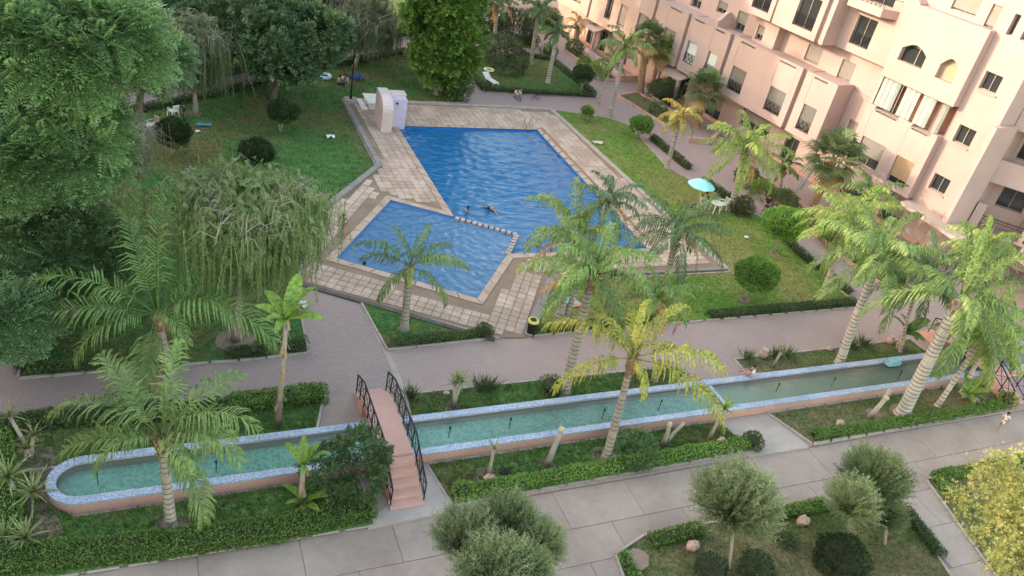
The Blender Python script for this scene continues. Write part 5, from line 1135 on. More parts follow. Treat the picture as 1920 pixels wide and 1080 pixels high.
def yucca(label, x, y, stems, L=.8, w=.07, n=26, mat=L_yuc, stemm=None, dead=True):
    t = thing('yucca', label, 'plant', (x, y, .04))
    for i, (dx, dy, h) in enumerate(stems):
        if h > .1: MB().tube([(0, 0, -.02), (dx*.4, dy*.4, h*.5), (dx, dy, h)], [.085, .07, .06], 7).build('stem', stemm or M_palebark, t, True)
        rosette(t, (dx, dy, h), n, L, w, mat, seed=i*1.3)
    return t
def banana(label, x, y, h, leaves, L=1.3, w=.34, lean=(0, 0), mat=L_ban):
    t = thing('banana_plant', label, 'plant', (x, y, .04)); b = MB(); b.tube([(0, 0, -.02), (lean[0]*.5, lean[1]*.5, h*.5), (lean[0], lean[1], h)], [.13, .10, .08], 8).build('stem', M_palebark, t, True)
    dry = MB()
    for i in range(int(h*5)):
        a = random.uniform(0, 2*PI); z = random.uniform(.4, h); q = z/h; c = Vector((lean[0]*q, lean[1]*q, z)); d = Vector((math.cos(a), math.sin(a), 0)); dry.bar(c+d*.08, c+d*.2+Vector((0, 0, -.35)), .12, .02)
    if h > .8: dry.build('dry_sheath', plain('dry_sheath', (.30, .22, .14), (.2, .14, .09), scale=6), t, kind='stuff')
    for i, (az, e, s) in enumerate(leaves):
        o = shell('leaf', blade_mesh(L, w, e, 55, i % 3, mat, 'leaf', .22), t, (*lean, h-.05)); o.rotation_euler = (random.uniform(-.3, .3), 0, PI/2-math.radians(az)); o.scale = (s,)*3
    return t
yucca('spiky yucca with two rosettes at the left edge of the bare soil', *(-4.56, 22.02), [(-.2, .1, .9), (.5, -.35, .5)], .95, .09)
yucca('grey green yucca beside the pale rock in the bottom left corner', *(-4.24, 19.85), [(.1, 0, .45), (-.5, .3, .3)], .85, .08)
yucca('spiky half dead yucca with bare stems at the left edge behind the canal', *(-4.31, 23.77), [(.15, .1, 1.0), (-.45, .2, 1.9), (-.1, -.1, .6)], .6, .07, 16, leaf('dry_yucca_leaf', (.2, .18, .09), (.12, .14, .06), .2))
yucca('many stemmed pale yucca in the bed between canal and middle path', *(11.27, 23.79), [(-.15, 0, 1.35), (.2, .05, 1.4), (.02, .1, 1.5)], .6, .06, 18)
yucca('young dracaena with few leaves on a thin stem over a pale rock', *(11.39, 19.73), [(0, .02, 1.5)], .6, .08, 9)
yucca('thin young plant with a leafy top standing right of the stumps, before the canal', *(21.94, 19.79), [(.28, .1, 1.75)], .7, .14, 12, L_ban)
yucca('dry young plant with a curled top beside the terracotta pots', *(28.76, 23.93), [(.12, 0, 1.0)], .35, .08, 9, MATS['dry_yucca_leaf'])
banana('tall banana plant with dry sheaths standing by the square hedge end', *(4.05, 23.96), 5.2, [(20, 75, 1.3), (70, 60, 1.2), (120, 40, 1.1), (150, 72, 1.2), (300, 40, .9), (330, 55, 1.0), (210, 30, .8), (250, 45, .7)], 1.35, .42, (.15, .0))
banana('small banana plant with bright leaves in front of the canal, left of the leafy shrub', *(4.23, 19.84), 2.0, [(20, 80, 1.0), (320, 66, 1.0), (110, 60, 1.0), (70, 72, .9), (200, 40, .7)], 1.05, .34, (.05, 0))
banana('low banana shoots at the foot of the small bright banana plant', *(4.34, 19.64), .3, [(300, 62, 1.2), (120, 62, 1.2), (80, 40, 1.0), (200, 30, .9), (250, 50, .9), (150, 45, 1.0)], .9, .26)
banana('broad leaved banana clump with dry stems by the turquoise box', *(37.96, 24.23), 1.1, [(300, 62, 1.1), (330, 75, 1.0), (118, 56, 1.1), (90, 62, 1.3), (200, 40, .9), (60, 30, 1.0), (150, 30, .9)], 1.2, .5, (0, 0), leaf('green_banana_leaf', (.07, .16, .035), (.11, .2, .045), .4, 1.2, .2))
banana('low bright banana clump between the two slim leaning palms and the far footbridge', *(38.46, 19.91), .35, [(300, 50, 1.0), (30, 75, 1.2), (118, 50, 1.1), (80, 62, 1.2), (200, 30, .9), (160, 40, 1.0), (250, 40, .9)], 1.0, .36)
def stump(label, pts, r, forks=()):
    x, y = pts[0]; t = thing('cut_trunk', label, 'tree stump', (x, y, 0)); b = MB()
    b.tube([(0, 0, -.03)]+[p for p in pts[1:]], [r*1.25]+[r*.95]*(len(pts)-2)+[r*.8], 9)
    for f in forks: b.tube(f, [r*.8, r*.7, r*.8], 8)
    b.build('trunk', M_palebark, t, True); e = Vector(pts[-1]); MB().tube([e-Vector((0, 0, .06)), e+Vector((.02, 0, .05))], [r*1.1, r*.9], 9).build('cut_end', plain('cut_wood', (.5, .38, .26)), t); return t
stump('sawn off leaning trunk between the dracaena and the yellow palm', [(13.97, 19.80), (.1, 0, 1.0), (.22, .02, 2.05)], .12)
stump('forked cut trunk with few green shoots in front of the canal', [(19.59, 19.90), (.02, 0, .8), (.0, .05, 1.3)], .1, [[(.15, 0, 0), (.35, .02, .7), (.75, .05, 1.25)]])
stump('short leaning cut trunk left of the stout whitish palm', [(31.43, 19.62), (.25, 0, .7), (.5, .0, 1.3)], .12, [[(.3, 0, .8), (.5, .1, 1.3), (.62, .1, 1.75)]])
def rock(label, x, y, r, base=.05, group='pale rocks on the beds'):
    t = thing('rock', label, 'rock', (x, y, base)); b = MB(); b.ball((0, 0, r*.45), r, 7, 5, .16, (1.1, .8, .8)); b.build('stone', M_rock, t)
rock('pinkish rock in the bottom left corner at the foot of the yucca', *(-4.38, 19.63), .28); rock('pale rock at the foot of the canal palm', *(0.03, 19.46), .22)
rock('pale rock under the young dracaena', *(11.38, 19.54), .26); rock('pink rock beside the trunk of the yellow palm', *(17.01, 19.62), .27)
rock('pink rock near the right end of the hedge below the forked cut trunk', *(22.46, 19.52), .26); rock('small pink rock left of the short leaning cut trunk', *(29.41, 19.48), .24)
rock('small pink rock at the base of the short cut trunk near the low banana clump', *(38.85, 19.51), .24); rock('pinkish rock under the hedge between the rosemary standards', *(23.37, 14.89), .3, -.08)
rock('pinkish rock left of the big rosemary standard', *(17.94, 14.84), .3, -.08); rock('pale flat rock beside the small banana plant', *(4.30, 19.38), .18); rock('pale rock at the far edge of the middle bed by the ringed palm', *(33.37, 24.76), .2)
rock('flat stone at the near edge of the middle path, above the ringed canal palm', *(21.62, 24.82), .2); rock('small pink stone at the path edge left of the pale yucca', *(11.24, 24.66), .15)
def pot(label, x, y, s=1.):
    t = thing('clay_pot', label, 'pot', (x, y, .03)); b = MB(); b.tube([(0, 0, 0), (0, 0, .2*s), (0, 0, .42*s), (0, 0, .52*s), (0, 0, .56*s)], [.13*s, .24*s, .2*s, .13*s, .17*s], 10); b.build('body', plain('pale_clay', (.46, .30, .25)), t, True); MB().tube([(0, 0, .54*s), (0, 0, .6*s)], [.19*s, .18*s], 10).build('rim', MATS['pale_clay'], t)
pot('terracotta jar standing at the edge of the middle path between grass tufts', *(28.67, 24.73)); pot('terracotta jar at the path edge beside the broad leaved banana clump', *(37.80, 24.74), .9)
# rosemary balls
L_ros = leaf('rosemary_leaf', (.17, .23, .12), (.26, .32, .18), .2, 2, .1, .6); L_rosd = leaf('dull_rosemary_leaf', (.12, .18, .09), (.18, .24, .12), .2, 2, .1, .6)
TSK2 = t_spike(16, .035, .13)
def rosemary(label, x, y, cx, cy, cz, r, mat=L_ros, n=2600, base=-.1, sq=.85):
    n = int(n*.62)
    t = thing('rosemary_bush', label, 'bush', (x, y, base)); C = np.array([cx-x, cy-y, cz-base]); d = rand_dir(n); d = d[d[:, 2] > -.62]; n = len(d)
    P = C+d*r*np.array([1, 1, sq])*rng.uniform(.3, .66, (n, 1))*(1+.12*np.sin(d[:, :1]*7+x)+.1*np.sin(d[:, 1:2]*8+y)); D = norm(d+np.array([0, 0, .8])+rand_dir(n)*.18)
    MB().ball(tuple(C), r*.5, jit=.05, sc=(1, 1, sq)).build('twigs', M_core, t)
    MB().tube([(0, 0, -.02), (C[0]*.5+.03, C[1]*.5, C[2]*.5), tuple(C)], [.075, .06, .05], 7).build('trunk', M_palebark, t, True)
    scatter('leaves', TSK2, P, frames(D, rand_dir(n)), r*.62*rng.uniform(.6, 1.35, n), mat, t)
rosemary('big grey green rosemary standard on a pale trunk in the lower garden bed', *(18.68, 13.47, 17.92, 13.87, 3.31), 1.38, L_ros, 4200)
rosemary('rosemary ball standing in front, left one of the right hand group', *(24.43, 13.30, 23.67, 13.71, 2.28), 0.97, L_ros, 2600)
rosemary('dull green rosemary ball at the back of the right hand group', *(26.58, 13.99, 25.63, 14.50, 2.18), 1.28, L_rosd, 3000)
rosemary('low dark rosemary ball at the right of the right hand group', *(26.25, 13.10, 25.75, 13.37, 1.40), 0.77, L_rosd, 1600)
rosemary('rosemary ball at the left of the cluster at the bottom edge', *(9.03, 14.80, 8.44, 15.11, 2.72), 0.99, L_ros, 3000)
rosemary('rosemary ball at the back of the cluster at the bottom edge', *(10.35, 15.23, 10.00, 15.42, 2.67), 0.95, L_rosd, 2800)
rosemary('rosemary ball at the right of the cluster at the bottom edge', *(11.16, 14.27, 10.80, 14.46, 2.60), 0.83, L_ros, 2600)
rosemary('nearest rosemary ball of the cluster, cut by the bottom edge', *(9.43, 13.09, 8.73, 13.46, 3.05), 1.12, L_ros, 3400)
rosemary('rosemary ball low at the right front of the cluster at the bottom edge', *(10.45, 12.82, 9.75, 13.20, 3.15), 0.75, L_rosd, 2200)
B('planting under the rosemary cluster at the bottom edge of the picture', *(9.33, 13.31), 1.3, M_hedged, sq=(1.3, 1, .35), base=-.1)
# yellow flowering bush, bottom right
L_yf = leaf('yellow_flower', (.55, .47, .14), (.42, .42, .15), .35, 1.4, .1); L_yl = leaf('yellowish_bush_leaf', (.28, .33, .09), (.38, .38, .13), .35, 1.2, .1)
sx = (27.31, 8.89, 25.48, 9.88, 4.90); r_ = 3.25
yb = thing('flowering_bush', 'loose yellow flowering bush filling the bottom right corner', 'bush', (sx[0], sx[1], -.1))
cxy = np.array([0, 0, sx[4]+.1]); 
ld = rand_dir(300); ld = ld[ld[:, 2] > -.4]; hubs = cxy+ld*np.array([r_, r_, r_*.95])*rng.uniform(.35, 1.05, (len(ld), 1)); tb = MB()
for h in hubs: tb.tube([(0, 0, 0.0), tuple(cxy*.5+h*.25), tuple(h)], [.035, .02, .007], 4, cap=False)
tb.build('stems', plain('yellowish_stem', (.40, .34, .2)), yb)
k = 42; Pq = np.repeat(hubs, k, 0)+rng.normal(0, .24, (len(hubs)*k, 3)); scatter('leaves', TSP, Pq, frames(rand_dir(len(Pq)), rand_dir(len(Pq))), rng.uniform(.10, .22, len(Pq)), L_yl, yb)
k = 24; Pq = np.repeat(hubs, k, 0)+rng.normal(0, .2, (len(hubs)*k, 3))+np.array([0, 0, .12]); scatter('flowers', TSP, Pq, frames(rand_dir(len(Pq))+np.array([0, 0, 1.2]), rand_dir(len(Pq))), rng.uniform(.07, .16, len(Pq)), L_yf, yb)

# ---------------------------------------------------------------- things
x, y = (14.14, 57.85); lp = thing('lamp_post', 'slim black lamp post at the far left corner of the pool deck', 'lamp post', (x, y, .08))
MB().tube([(0, 0, .12), (0, 0, .5), (0, 0, .55), (0, 0, 4.6)], [.11, .10, .065, .05], 10).build('pole', M_black, lp); MB().box(-.42, .42, -.42, .42, 0, .22).build('base', M_kerb, lp); MB().tube([(0, 0, 4.6), (0, 0, 4.75), (0, 0, 5.0), (0, 0, 5.08)], [.05, .16, .2, .05], 8).build('lantern', M_glass, lp)
# fountain wall at the pool's far left corner
fx, fy = 16.15, 53.2; fn = thing('fountain_wall', 'curved pale pink and lavender fountain wall at the far left corner of the pool', 'fountain', (fx, fy, .08))
prof = [(0, 0), (0, 1.5)]+[(1.3*(1-math.cos(PI/2*i/6)), 1.5+.95*math.sin(PI/2*i/6)) for i in range(1, 7)]+[(2.2, 2.5), (2.2, 0)]
b = MB(); n = len(prof); b.v = [(0, p[0], p[1]) for p in prof]+[(.75, p[0], p[1]) for p in prof]; 
tt = tessellate_polygon([[Vector((p[0], p[1], 0)) for p in prof]]); b.f = [tuple(q) for q in tt]+[tuple(i+n for i in q) for q in tt]+[(i, (i+1)%n, (i+1)%n+n, i+n) for i in range(n)]
b.build('side_wall', M_rose, fn, loc=(-1.05, -1.0, 0))
MB().box(-.3, .95, .0, 1.4, -.2, 2.1).build('back_wall', M_lav, fn); MB().box(-.3, 1.05, .7, 1.5, 2.1, 2.24).build('top_slab', M_rose, fn)
MB().tube([(.2, .02, 1.85), (.2, -.15, 1.85)], .07, 8).build('spout', M_black, fn)
x, y = (16.51, 57.25); pc = thing('pump_cover', 'flat pale slab cover left of the fountain wall', 'cover', (x, y, .08)); MB().box(-1.3, .9, -.9, .9, 0, .45).build('body', M_white, pc); MB().box(-1.4, 1.0, -1.0, 1.0, .45, .55).build('lid', M_white, pc); MB().box(-1.9, -1.45, -1.1, .8, 0, .18).build('step', M_white, pc)
x, y = (26.9, 53.55); la = thing('pool_ladder', 'small steel pool ladder at the far right corner of the pool', 'ladder', (x, y, .1))
for s in (0, .5): MB().tube([(s, .35, 0), (s, .35, .7), (s, .2, .88), (s, -.02, .8), (s, -.12, .5), (s, -.14, -.5)], .03, 7).build('handrail', plain('steel', (.55, .55, .56), rough=.25, metal=1), la)
for z in (-.05, -.3): MB().box(0, .5, -.2, -.1, z, z+.04).build('rung', MATS['steel'], la)
# parasol
x, y = (34.55, 40.62); L_par = plain('pale_blue_canvas', (.30, .66, .70), (.26, .60, .66), scale=1, fine=4, bstr=.02)
ps = thing('parasol', 'open pale turquoise parasol on the right lawn', 'parasol', (x, y, .05)); MB().tube([(0, 0, 0), (.02, 0, 2.2)], .025, 8).build('pole', M_frame, ps); MB().tube([(0, 0, 0), (0, 0, .1), (0, 0, .35)], [.22, .2, .05], 12).build('base', M_black, ps)
for k in range(8):
    b = MB(); R = .95
    for i in range(5):
        q = R*i/4; z = 2.24-.42*(i/4)**1.6
        for a in (2*PI*k/8+.003, 2*PI*(k+.5)/8, 2*PI*(k+1)/8-.003): b.v.append((q*math.cos(a), q*math.sin(a), z-(.03*(i/4) if abs(a-2*PI*(k+.5)/8) < .01 else 0)))
    for i in range(4): 
        for j in range(2): a = 3*i+j; b.f.append((a, a+3, a+4, a+1))
    b.build('canopy_panel', L_par, ps)
MB().tube([(.3, -.6, 0), (-.1, -.1, 1.5)], .02, 6).build('strut', plain('yellow_pole', (.55, .5, .2)), ps)
MB().ball((0, 0, 2.27), .04, 6, 4).build('finial', M_frame, ps)
x, y = (44.48, 41.99); cp = thing('closed_parasol', 'closed grey parasol leaning beside the flats', 'parasol', (x, y, 0), 0); MB().tube([(0, 0, 0), (0, 0, 2.9)], .03, 6).build('pole', M_frame, cp)
b = MB()
for i in range(8):
    z = 2.8-1.9*i/7; 
    for k in range(14): a = 2*PI*k/14; q = (.05+.2*(i/7)**.7)*(1 if k % 2 else .7); b.v.append((q*math.cos(a), q*math.sin(a), z))
for i in range(7):
    for k in range(14): a = i*14+k; c = i*14+(k+1) % 14; b.f.append((a, a+14, c+14, c))
b.build('folded_canopy', plain('grey_canvas', (.42, .40, .44)), cp); cp.rotation_euler = (.12, .2, 0)
def chair(label, x, y, rz, mat=M_whitep, group=None):
    t = thing('plastic_chair', label, 'chair', (x, y, .05), rz); MB().box(-.24, .24, -.22, .24, .40, .44).build('seat', mat, t)
    b = MB()
    for i in range(5): b.bar((-.2+.1*i, -.23, .44), (-.2+.1*i, -.33, .86), .055, .02)
    b.bar((-.25, -.33, .86), (.25, -.33, .86), .07, .03); b.build('backrest', mat, t)
    for sx in (-1, 1):
        MB().bar((sx*.26, -.25, .64), (sx*.26, .22, .62), .05, .03).build('armrest', mat, t)
        for sy in (-1, 1): MB().bar((sx*.27, sy*.25, 0), (sx*.22, sy*.2, .62 if sy > 0 else .42), .04).build('leg', mat, t)
    return t
def table(label, x, y, r, mat=M_whitep, h=.72):
    t = thing('garden_table', label, 'table', (x, y, .05)); MB().tube([(0, 0, h-.03), (0, 0, h)], r, 20).build('top', mat, t)
    for k in range(4): a = PI/4+k*PI/2; MB().bar((r*.85*math.cos(a), r*.85*math.sin(a), 0), (r*.55*math.cos(a), r*.55*math.sin(a), h-.03), .04).build('leg', mat, t)
    return t
x, y = (35.83, 40.35); table('round white table beside the seated couple under the hedge', x+.1, y-.25, .45)
chair('pale plastic chair with the seated person, left of the table', x-.55, y+.35, -.9); chair('pale plastic chair on the right side of the round white table', x+.95, y+.1, 1.6)
chair('pale plastic chair on the left lawn near the standing person', *(1.61, 54.07), .6); table('small grey table on the left lawn near the standing person', *(-0.06, 51.12), .4, M_kerb)
chair('grey plastic chair tipped beside the small grey table on the left lawn', *(0.32, 51.79), 2.2, M_kerb)
# lounger and swim ring
x, y = (27.61, 63.40); lg = thing('sun_lounger', 'white sun lounger on the upper lawn', 'sun lounger', (x, y, .05), .25)
b = MB()
for i in range(8): b.box(-.32, .32, -.9+.16*i, -.77+.16*i, .30, .33)
b.build('slatted_seat', M_whitep, lg); b = MB()
for i in range(4): b.bar((0, .4+.15*i, .33+.09*i), (0, .52+.15*i, .4+.09*i), .64, .03)
b.build('backrest', M_whitep, lg)
for sx in (-1, 1):
    for sy in (-.8, .35): MB().box(sx*.28-.03, sx*.28+.03, sy-.03, sy+.03, 0, .3).build('leg', M_whitep, lg)
def torus(name, label, x, y, z, R, r, mat, cat='swim ring', flat=1.):
    t = thing(name, label, cat, (x, y, z)); b = MB(); n, m = 20, 8
    for i in range(n):
        for j in range(m): a = 2*PI*i/n; c = 2*PI*j/m; b.v.append(((R+r*math.cos(c))*math.cos(a), (R+r*math.cos(c))*math.sin(a), r*math.sin(c)*flat+r))
    for i in range(n):
        for j in range(m): b.f.append((i*m+j, ((i+1)%n)*m+j, ((i+1)%n)*m+(j+1)%m, i*m+(j+1)%m))
    b.build('ring', mat, t, True); return t
torus('swim_ring', 'pale yellow swim ring lying behind the white lounger', *(28.20, 65.55), .42, .38, .1, plain('pale_yellow_vinyl', (.7, .7, .42), rough=.4))
torus('swim_ring', 'pale blue inflatable ring on the grass left of the picnic group', *(13.04, 62.68), .05, .5, .15, plain('pale_blue_vinyl', (.45, .58, .66), rough=.4))
# bin
x, y = (16.82, 28.34); bn = thing('litter_bin', 'dark litter bin with a yellow rim at the corner of the pool deck', 'litter bin', (x, y, .02)); MB().tube([(0, 0, .05), (0, 0, .78)], [.2, .25], 14).build('body', M_black, bn); b = MB(); b.tube([(0, 0, .78), (0, 0, .88)], [.29, .27], 14); b.build('rim', plain('yellow_plastic', (.6, .52, .12)), bn); MB().tube([(0, 0, .88), (0, 0, .9)], .17, 12).build('opening', M_black, bn)
# litter and cloths
def rag(label, x, y, s, mat, cat='cloth', name='cloth', z=.13, h=.05):
    t = thing(name, label, cat, (x, y, z-.05)); b = MB(); n = 7
    for i in range(n):
        for j in range(n):
            u, v = i/(n-1)-.5, j/(n-1)-.5; b.v.append((u*s[0]+random.uniform(-.02, .02), v*s[1]+random.uniform(-.02, .02), .02+h*(.5+.5*math.sin(u*9+x)*math.cos(v*8+y))))
    for i in range(n-1):
        for j in range(n-1): a = i*n+j; b.f.append((a, a+n, a+n+1, a+1))
    b.build('fabric', mat, t, True); return t
M_bl = plain('blue_cloth', (.05, .25, .42)); M_wc = plain('white_cloth', (.72, .72, .7)); M_nav = plain('navy_cloth', (.02, .04, .12)); M_pk = plain('coral_cloth', (.62, .30, .24)); M_tq = plain('aqua_cloth', (.25, .55, .6))
rag('blue swim float lying on the left lawn', *(3.35, 52.64), (1.0, .35), M_bl, 'float', 'swim_float', h=.16); rag('white scrap beside the blue swim float', *(2.95, 51.61), (.3, .25), M_wc, 'litter', 'litter', h=.12)
rag('white plastic bag on the left lawn nearer the pool deck', *(11.37, 51.20), (.55, .35), M_wc, 'plastic bag', 'plastic_bag', h=.2); rag('pale cloth dropped on the right lawn beside the pool deck', *(32.25, 51.21), (.9, .5), plain('beige_cloth', (.6, .5, .42)), h=.1)
rag('white scrap of paper on the right lawn beyond the palms', *(36.11, 36.46), (.35, .3), M_wc, 'litter', 'litter', h=.12); rag('aqua and white towel on the grass behind the ringed palm trunk', *(20.07, 30.82), (1.0, .6), M_tq, 'towel', 'towel'); rag('coral towel end beside the aqua towel on the grass', *(20.37, 30.44), (.6, .5), M_pk, 'towel', 'towel')
rag('white towel with red stripe hung on the banana plant side of the weeping tree', *(6.28, 31.89), (.5, .5), M_wc, 'towel', 'towel', z=.1, h=.25); rag('dark bag on the grass left of the ringed palm trunk', *(19.39, 30.79), (.4, .4), M_nav, 'bag', 'bag', h=.35)
rag('blue bundle of towels behind the picnic group', *(15.60, 62.44), (1.1, .8), plain('royal_blue_cloth', (.03, .07, .28)), 'bundle', 'towel_bundle', h=.55); rag('black thing lying in the grass right of the young dracaena', *(12.12, 19.76), (.4, .3), M_black, 'litter', 'litter', h=.16)
rag('dark bundle under the small grey table on the left lawn', *(0.41, 51.63), (.5, .4), M_black, 'bag', 'bag', h=.4)
# bicycles leaning by the hedge
def wheel(par, x, r=.32):
    b = MB(); n = 18
    for i in range(n): a, c = 2*PI*i/n, 2*PI*(i+1)/n; b.bar((x+r*math.cos(a), 0, r+r*math.sin(a)), (x+r*math.cos(c), 0, r+r*math.sin(c)), .04)
    w = b.build('wheel', M_black, par); s = MB()
    for i in range(6): a = PI*i/6; s.bar((x+r*math.cos(a), 0, r+r*math.sin(a)), (x-r*math.cos(a), 0, r-r*math.sin(a)), .01)
    s.build('spokes', M_frame, w)
def bicycle(label, x, y, rz, col, k=1.):
    t = thing('bicycle', label, 'bicycle', (x, y, 0), rz); t.scale = (k, k, k); wheel(t, -.5); wheel(t, .5); b = MB()
    for p, q in (((-.5, 0, .32), (-.1, 0, .3)), ((-.1, 0, .3), (-.18, 0, .8)), ((-.5, 0, .32), (-.15, 0, .68)), ((-.1, 0, .3), (.36, 0, .75)), ((-.16, 0, .7), (.36, 0, .78)), ((.33, 0, .9), (.5, 0, .32))): b.bar(p, q, .035)
    b.build('frame', col, t); MB().box(-.3, -.06, -.07, .07, .8, .86).build('saddle', M_black, t); MB().tube([(.28, -.27, .95), (.36, 0, .92), (.28, .27, .95)], .016, 6).build('handlebar', M_black, t)
bicycle('child bicycle standing in front of the seated person by the hedge', *(29.12, 60.04), 1.2, M_whitep, .9); bicycle('small child bicycle on the path right of the seated person', *(30.54, 60.07), .2, M_black, .6)

# ---------------------------------------------------------------- people
SK = {}
def skinm(k, c):
    return plain('skin_'+k, c, rough=.6, scale=3, bstr=.02)
SKB = skinm('brown', (.36, .21, .14)); SKD = skinm('dark', (.24, .13, .085)); HAIR = plain('dark_hair', (.015, .012, .01), rough=.6)
def skin_obj(name, V, E, R, mat, par, sub=1, root=0):
    me = bpy.data.meshes.new(name); bm = bmesh.new(); lay = bm.verts.layers.skin.verify(); vs = []
    for i, (v, r) in enumerate(zip(V, R)):
        q = bm.verts.new(v); q[lay].radius = r if hasattr(r, '__len__') else (r, r); q[lay].use_root = (i == root); vs.append(q)
    for a, b_ in E: bm.edges.new((vs[a], vs[b_]))
    bm.to_mesh(me); bm.free(); me.materials.append(mat); o = shell(name, me, par)
    m = o.modifiers.new('skin', 'SKIN'); m.use_smooth_shade = True; s = o.modifiers.new('sub', 'SUBSURF'); s.levels = sub; s.render_levels = sub; return o
def person(label, x, y, z, rz, J, scale=1., top=None, bottom=None, skin=SKB, hair=HAIR, hat=None, longhair=False):
    """J: joints (hip, chest, neck, head, l/r shoulder elbow wrist, l/r hipj knee ankle toe), metres for a 1.7 m figure facing +y"""
    t = thing('person', label, 'person', (x, y, z), rz); t.scale = (scale,)*3
    V = []; E = []; R = []; I = {}
    def av(k, p, r, par=None):
        I[k] = len(V); V.append(Vector(p)); R.append(r)
        if par is not None: E.append((I[par], I[k]))
    av('hip', J['hip'], (.15, .10)); mid = Vector(J['hip']).lerp(Vector(J['chest']), .5); av('waist', mid, (.125, .09), 'hip'); av('chest', J['chest'], (.155, .105), 'waist')
    av('neck', J['neck'], .055, 'chest'); hd = Vector(J['head']); nk = Vector(J['neck']); u = (hd-nk).normalized(); f = Vector(J.get('face', (0, 1, 0))).normalized()
    av('jaw', nk.lerp(hd, .45)+f*.015, .07, 'neck'); av('skull', hd, .098, 'jaw'); av('crown', hd+u*.085, .065, 'skull'); av('nose', hd-u*.025+f*.112, .014, 'skull')
    for s in 'lr':
        sh, el, wr = Vector(J[s+'sh']), Vector(J[s+'el']), Vector(J[s+'wr']); av(s+'sh', sh, .055, 'chest'); av(s+'el', el, .04, s+'sh'); av(s+'wr', wr, .028, s+'el')
        d = (wr-el).normalized(); side = d.cross(Vector((0, 0, 1))); side = side.normalized() if side.length > .1 else Vector((1, 0, 0)); pal = wr+d*.07; av(s+'palm', pal, (.036, .016), s+'wr')
        for q, (off, L) in enumerate(((-.03, .065), (-.01, .08), (.01, .075), (.03, .06))):
            k1 = pal+side*off+d*(.035+L*.4); k2 = k1+d*L*.5+f*.012; av(s+'f%d' % q, k1, .009, s+'palm'); av(s+'g%d' % q, k2, .0075, s+'f%d' % q)
        av(s+'th', wr+d*.05+side*.05, .011, s+'wr'); av(s+'ti', wr+d*.085+side*.06, .009, s+'th')
        av(s+'hj', J[s+'hj'], .085, 'hip'); av(s+'kn', J[s+'kn'], .058, s+'hj')
        kn, an = Vector(J[s+'kn']), Vector(J[s+'an']); av(s+'calf', kn.lerp(an, .35), .052, s+'kn'); av(s+'an', an, .035, s+'calf'); av(s+'toe', J[s+'toe'], (.035, .022), s+'an')
    body = skin_obj('body', V, E, R, skin, t)
    hb = MB(); c = hd+u*.035-f*.018; hb.ball(c, .112, 12, 8, .03, (1, 1, 1.0)); hb.v = [v for v in hb.v]
    if longhair: hb.tube([c-f*.05, c-f*.09-u*.18, c-f*.08-u*.38], [.1, .085, .04], 8)
    hb.build('hair', hair if hat is None else hat, t, True)
    for s in (-1, 1):
        sd = f.cross(u)*s; MB().ball(hd+f*.092+sd*.034, .011, 6, 4).build('eye', M_black, t); MB().ball(hd+sd*.098-u*.01, .022, 6, 4, 0, (.6, 1, 1.3)).build('ear', skin, t)
    MB().bar(hd-u*.06+f*.088-f.cross(u)*.022, hd-u*.06+f*.088+f.cross(u)*.022, .008).build('mouth', M_pk, t)
    if top:
        TV = [J['hip'], mid, J['chest']]; TE = [(0, 1), (1, 2)]; TR = [(.165, .12), (.145, .11), (.17, .12)]
        for s in 'lr': k = len(TV); TV += [J[s+'sh'], Vector(J[s+'sh']).lerp(Vector(J[s+'el']), .7)]; TE += [(2, k), (k, k+1)]; TR += [.068, .056]
        skin_obj('shirt', TV, TE, TR, top, t)
    if bottom:
        q = .55 if bottom[1] == 'short' else .93; TV = [Vector(J['hip'])+Vector((0, 0, .05)), Vector(J['hip'])]; TE = [(0, 1)]; TR = [(.155, .108), (.165, .115)]
        for s in 'lr':
            k = len(TV); h, kn, an = Vector(J[s+'hj']), Vector(J[s+'kn']), Vector(J[s+'an'])
            if q < .6: TV += [h, h.lerp(kn, .65)]; TE += [(1, k), (k, k+1)]; TR += [.1, .085]
            else: TV += [h, kn, kn.lerp(an, .88)]; TE += [(1, k), (k, k+1), (k+1, k+2)]; TR += [.1, .072, .055]
        skin_obj('trousers' if q > .6 else 'shorts', TV, TE, TR, bottom[0], t)
    return t
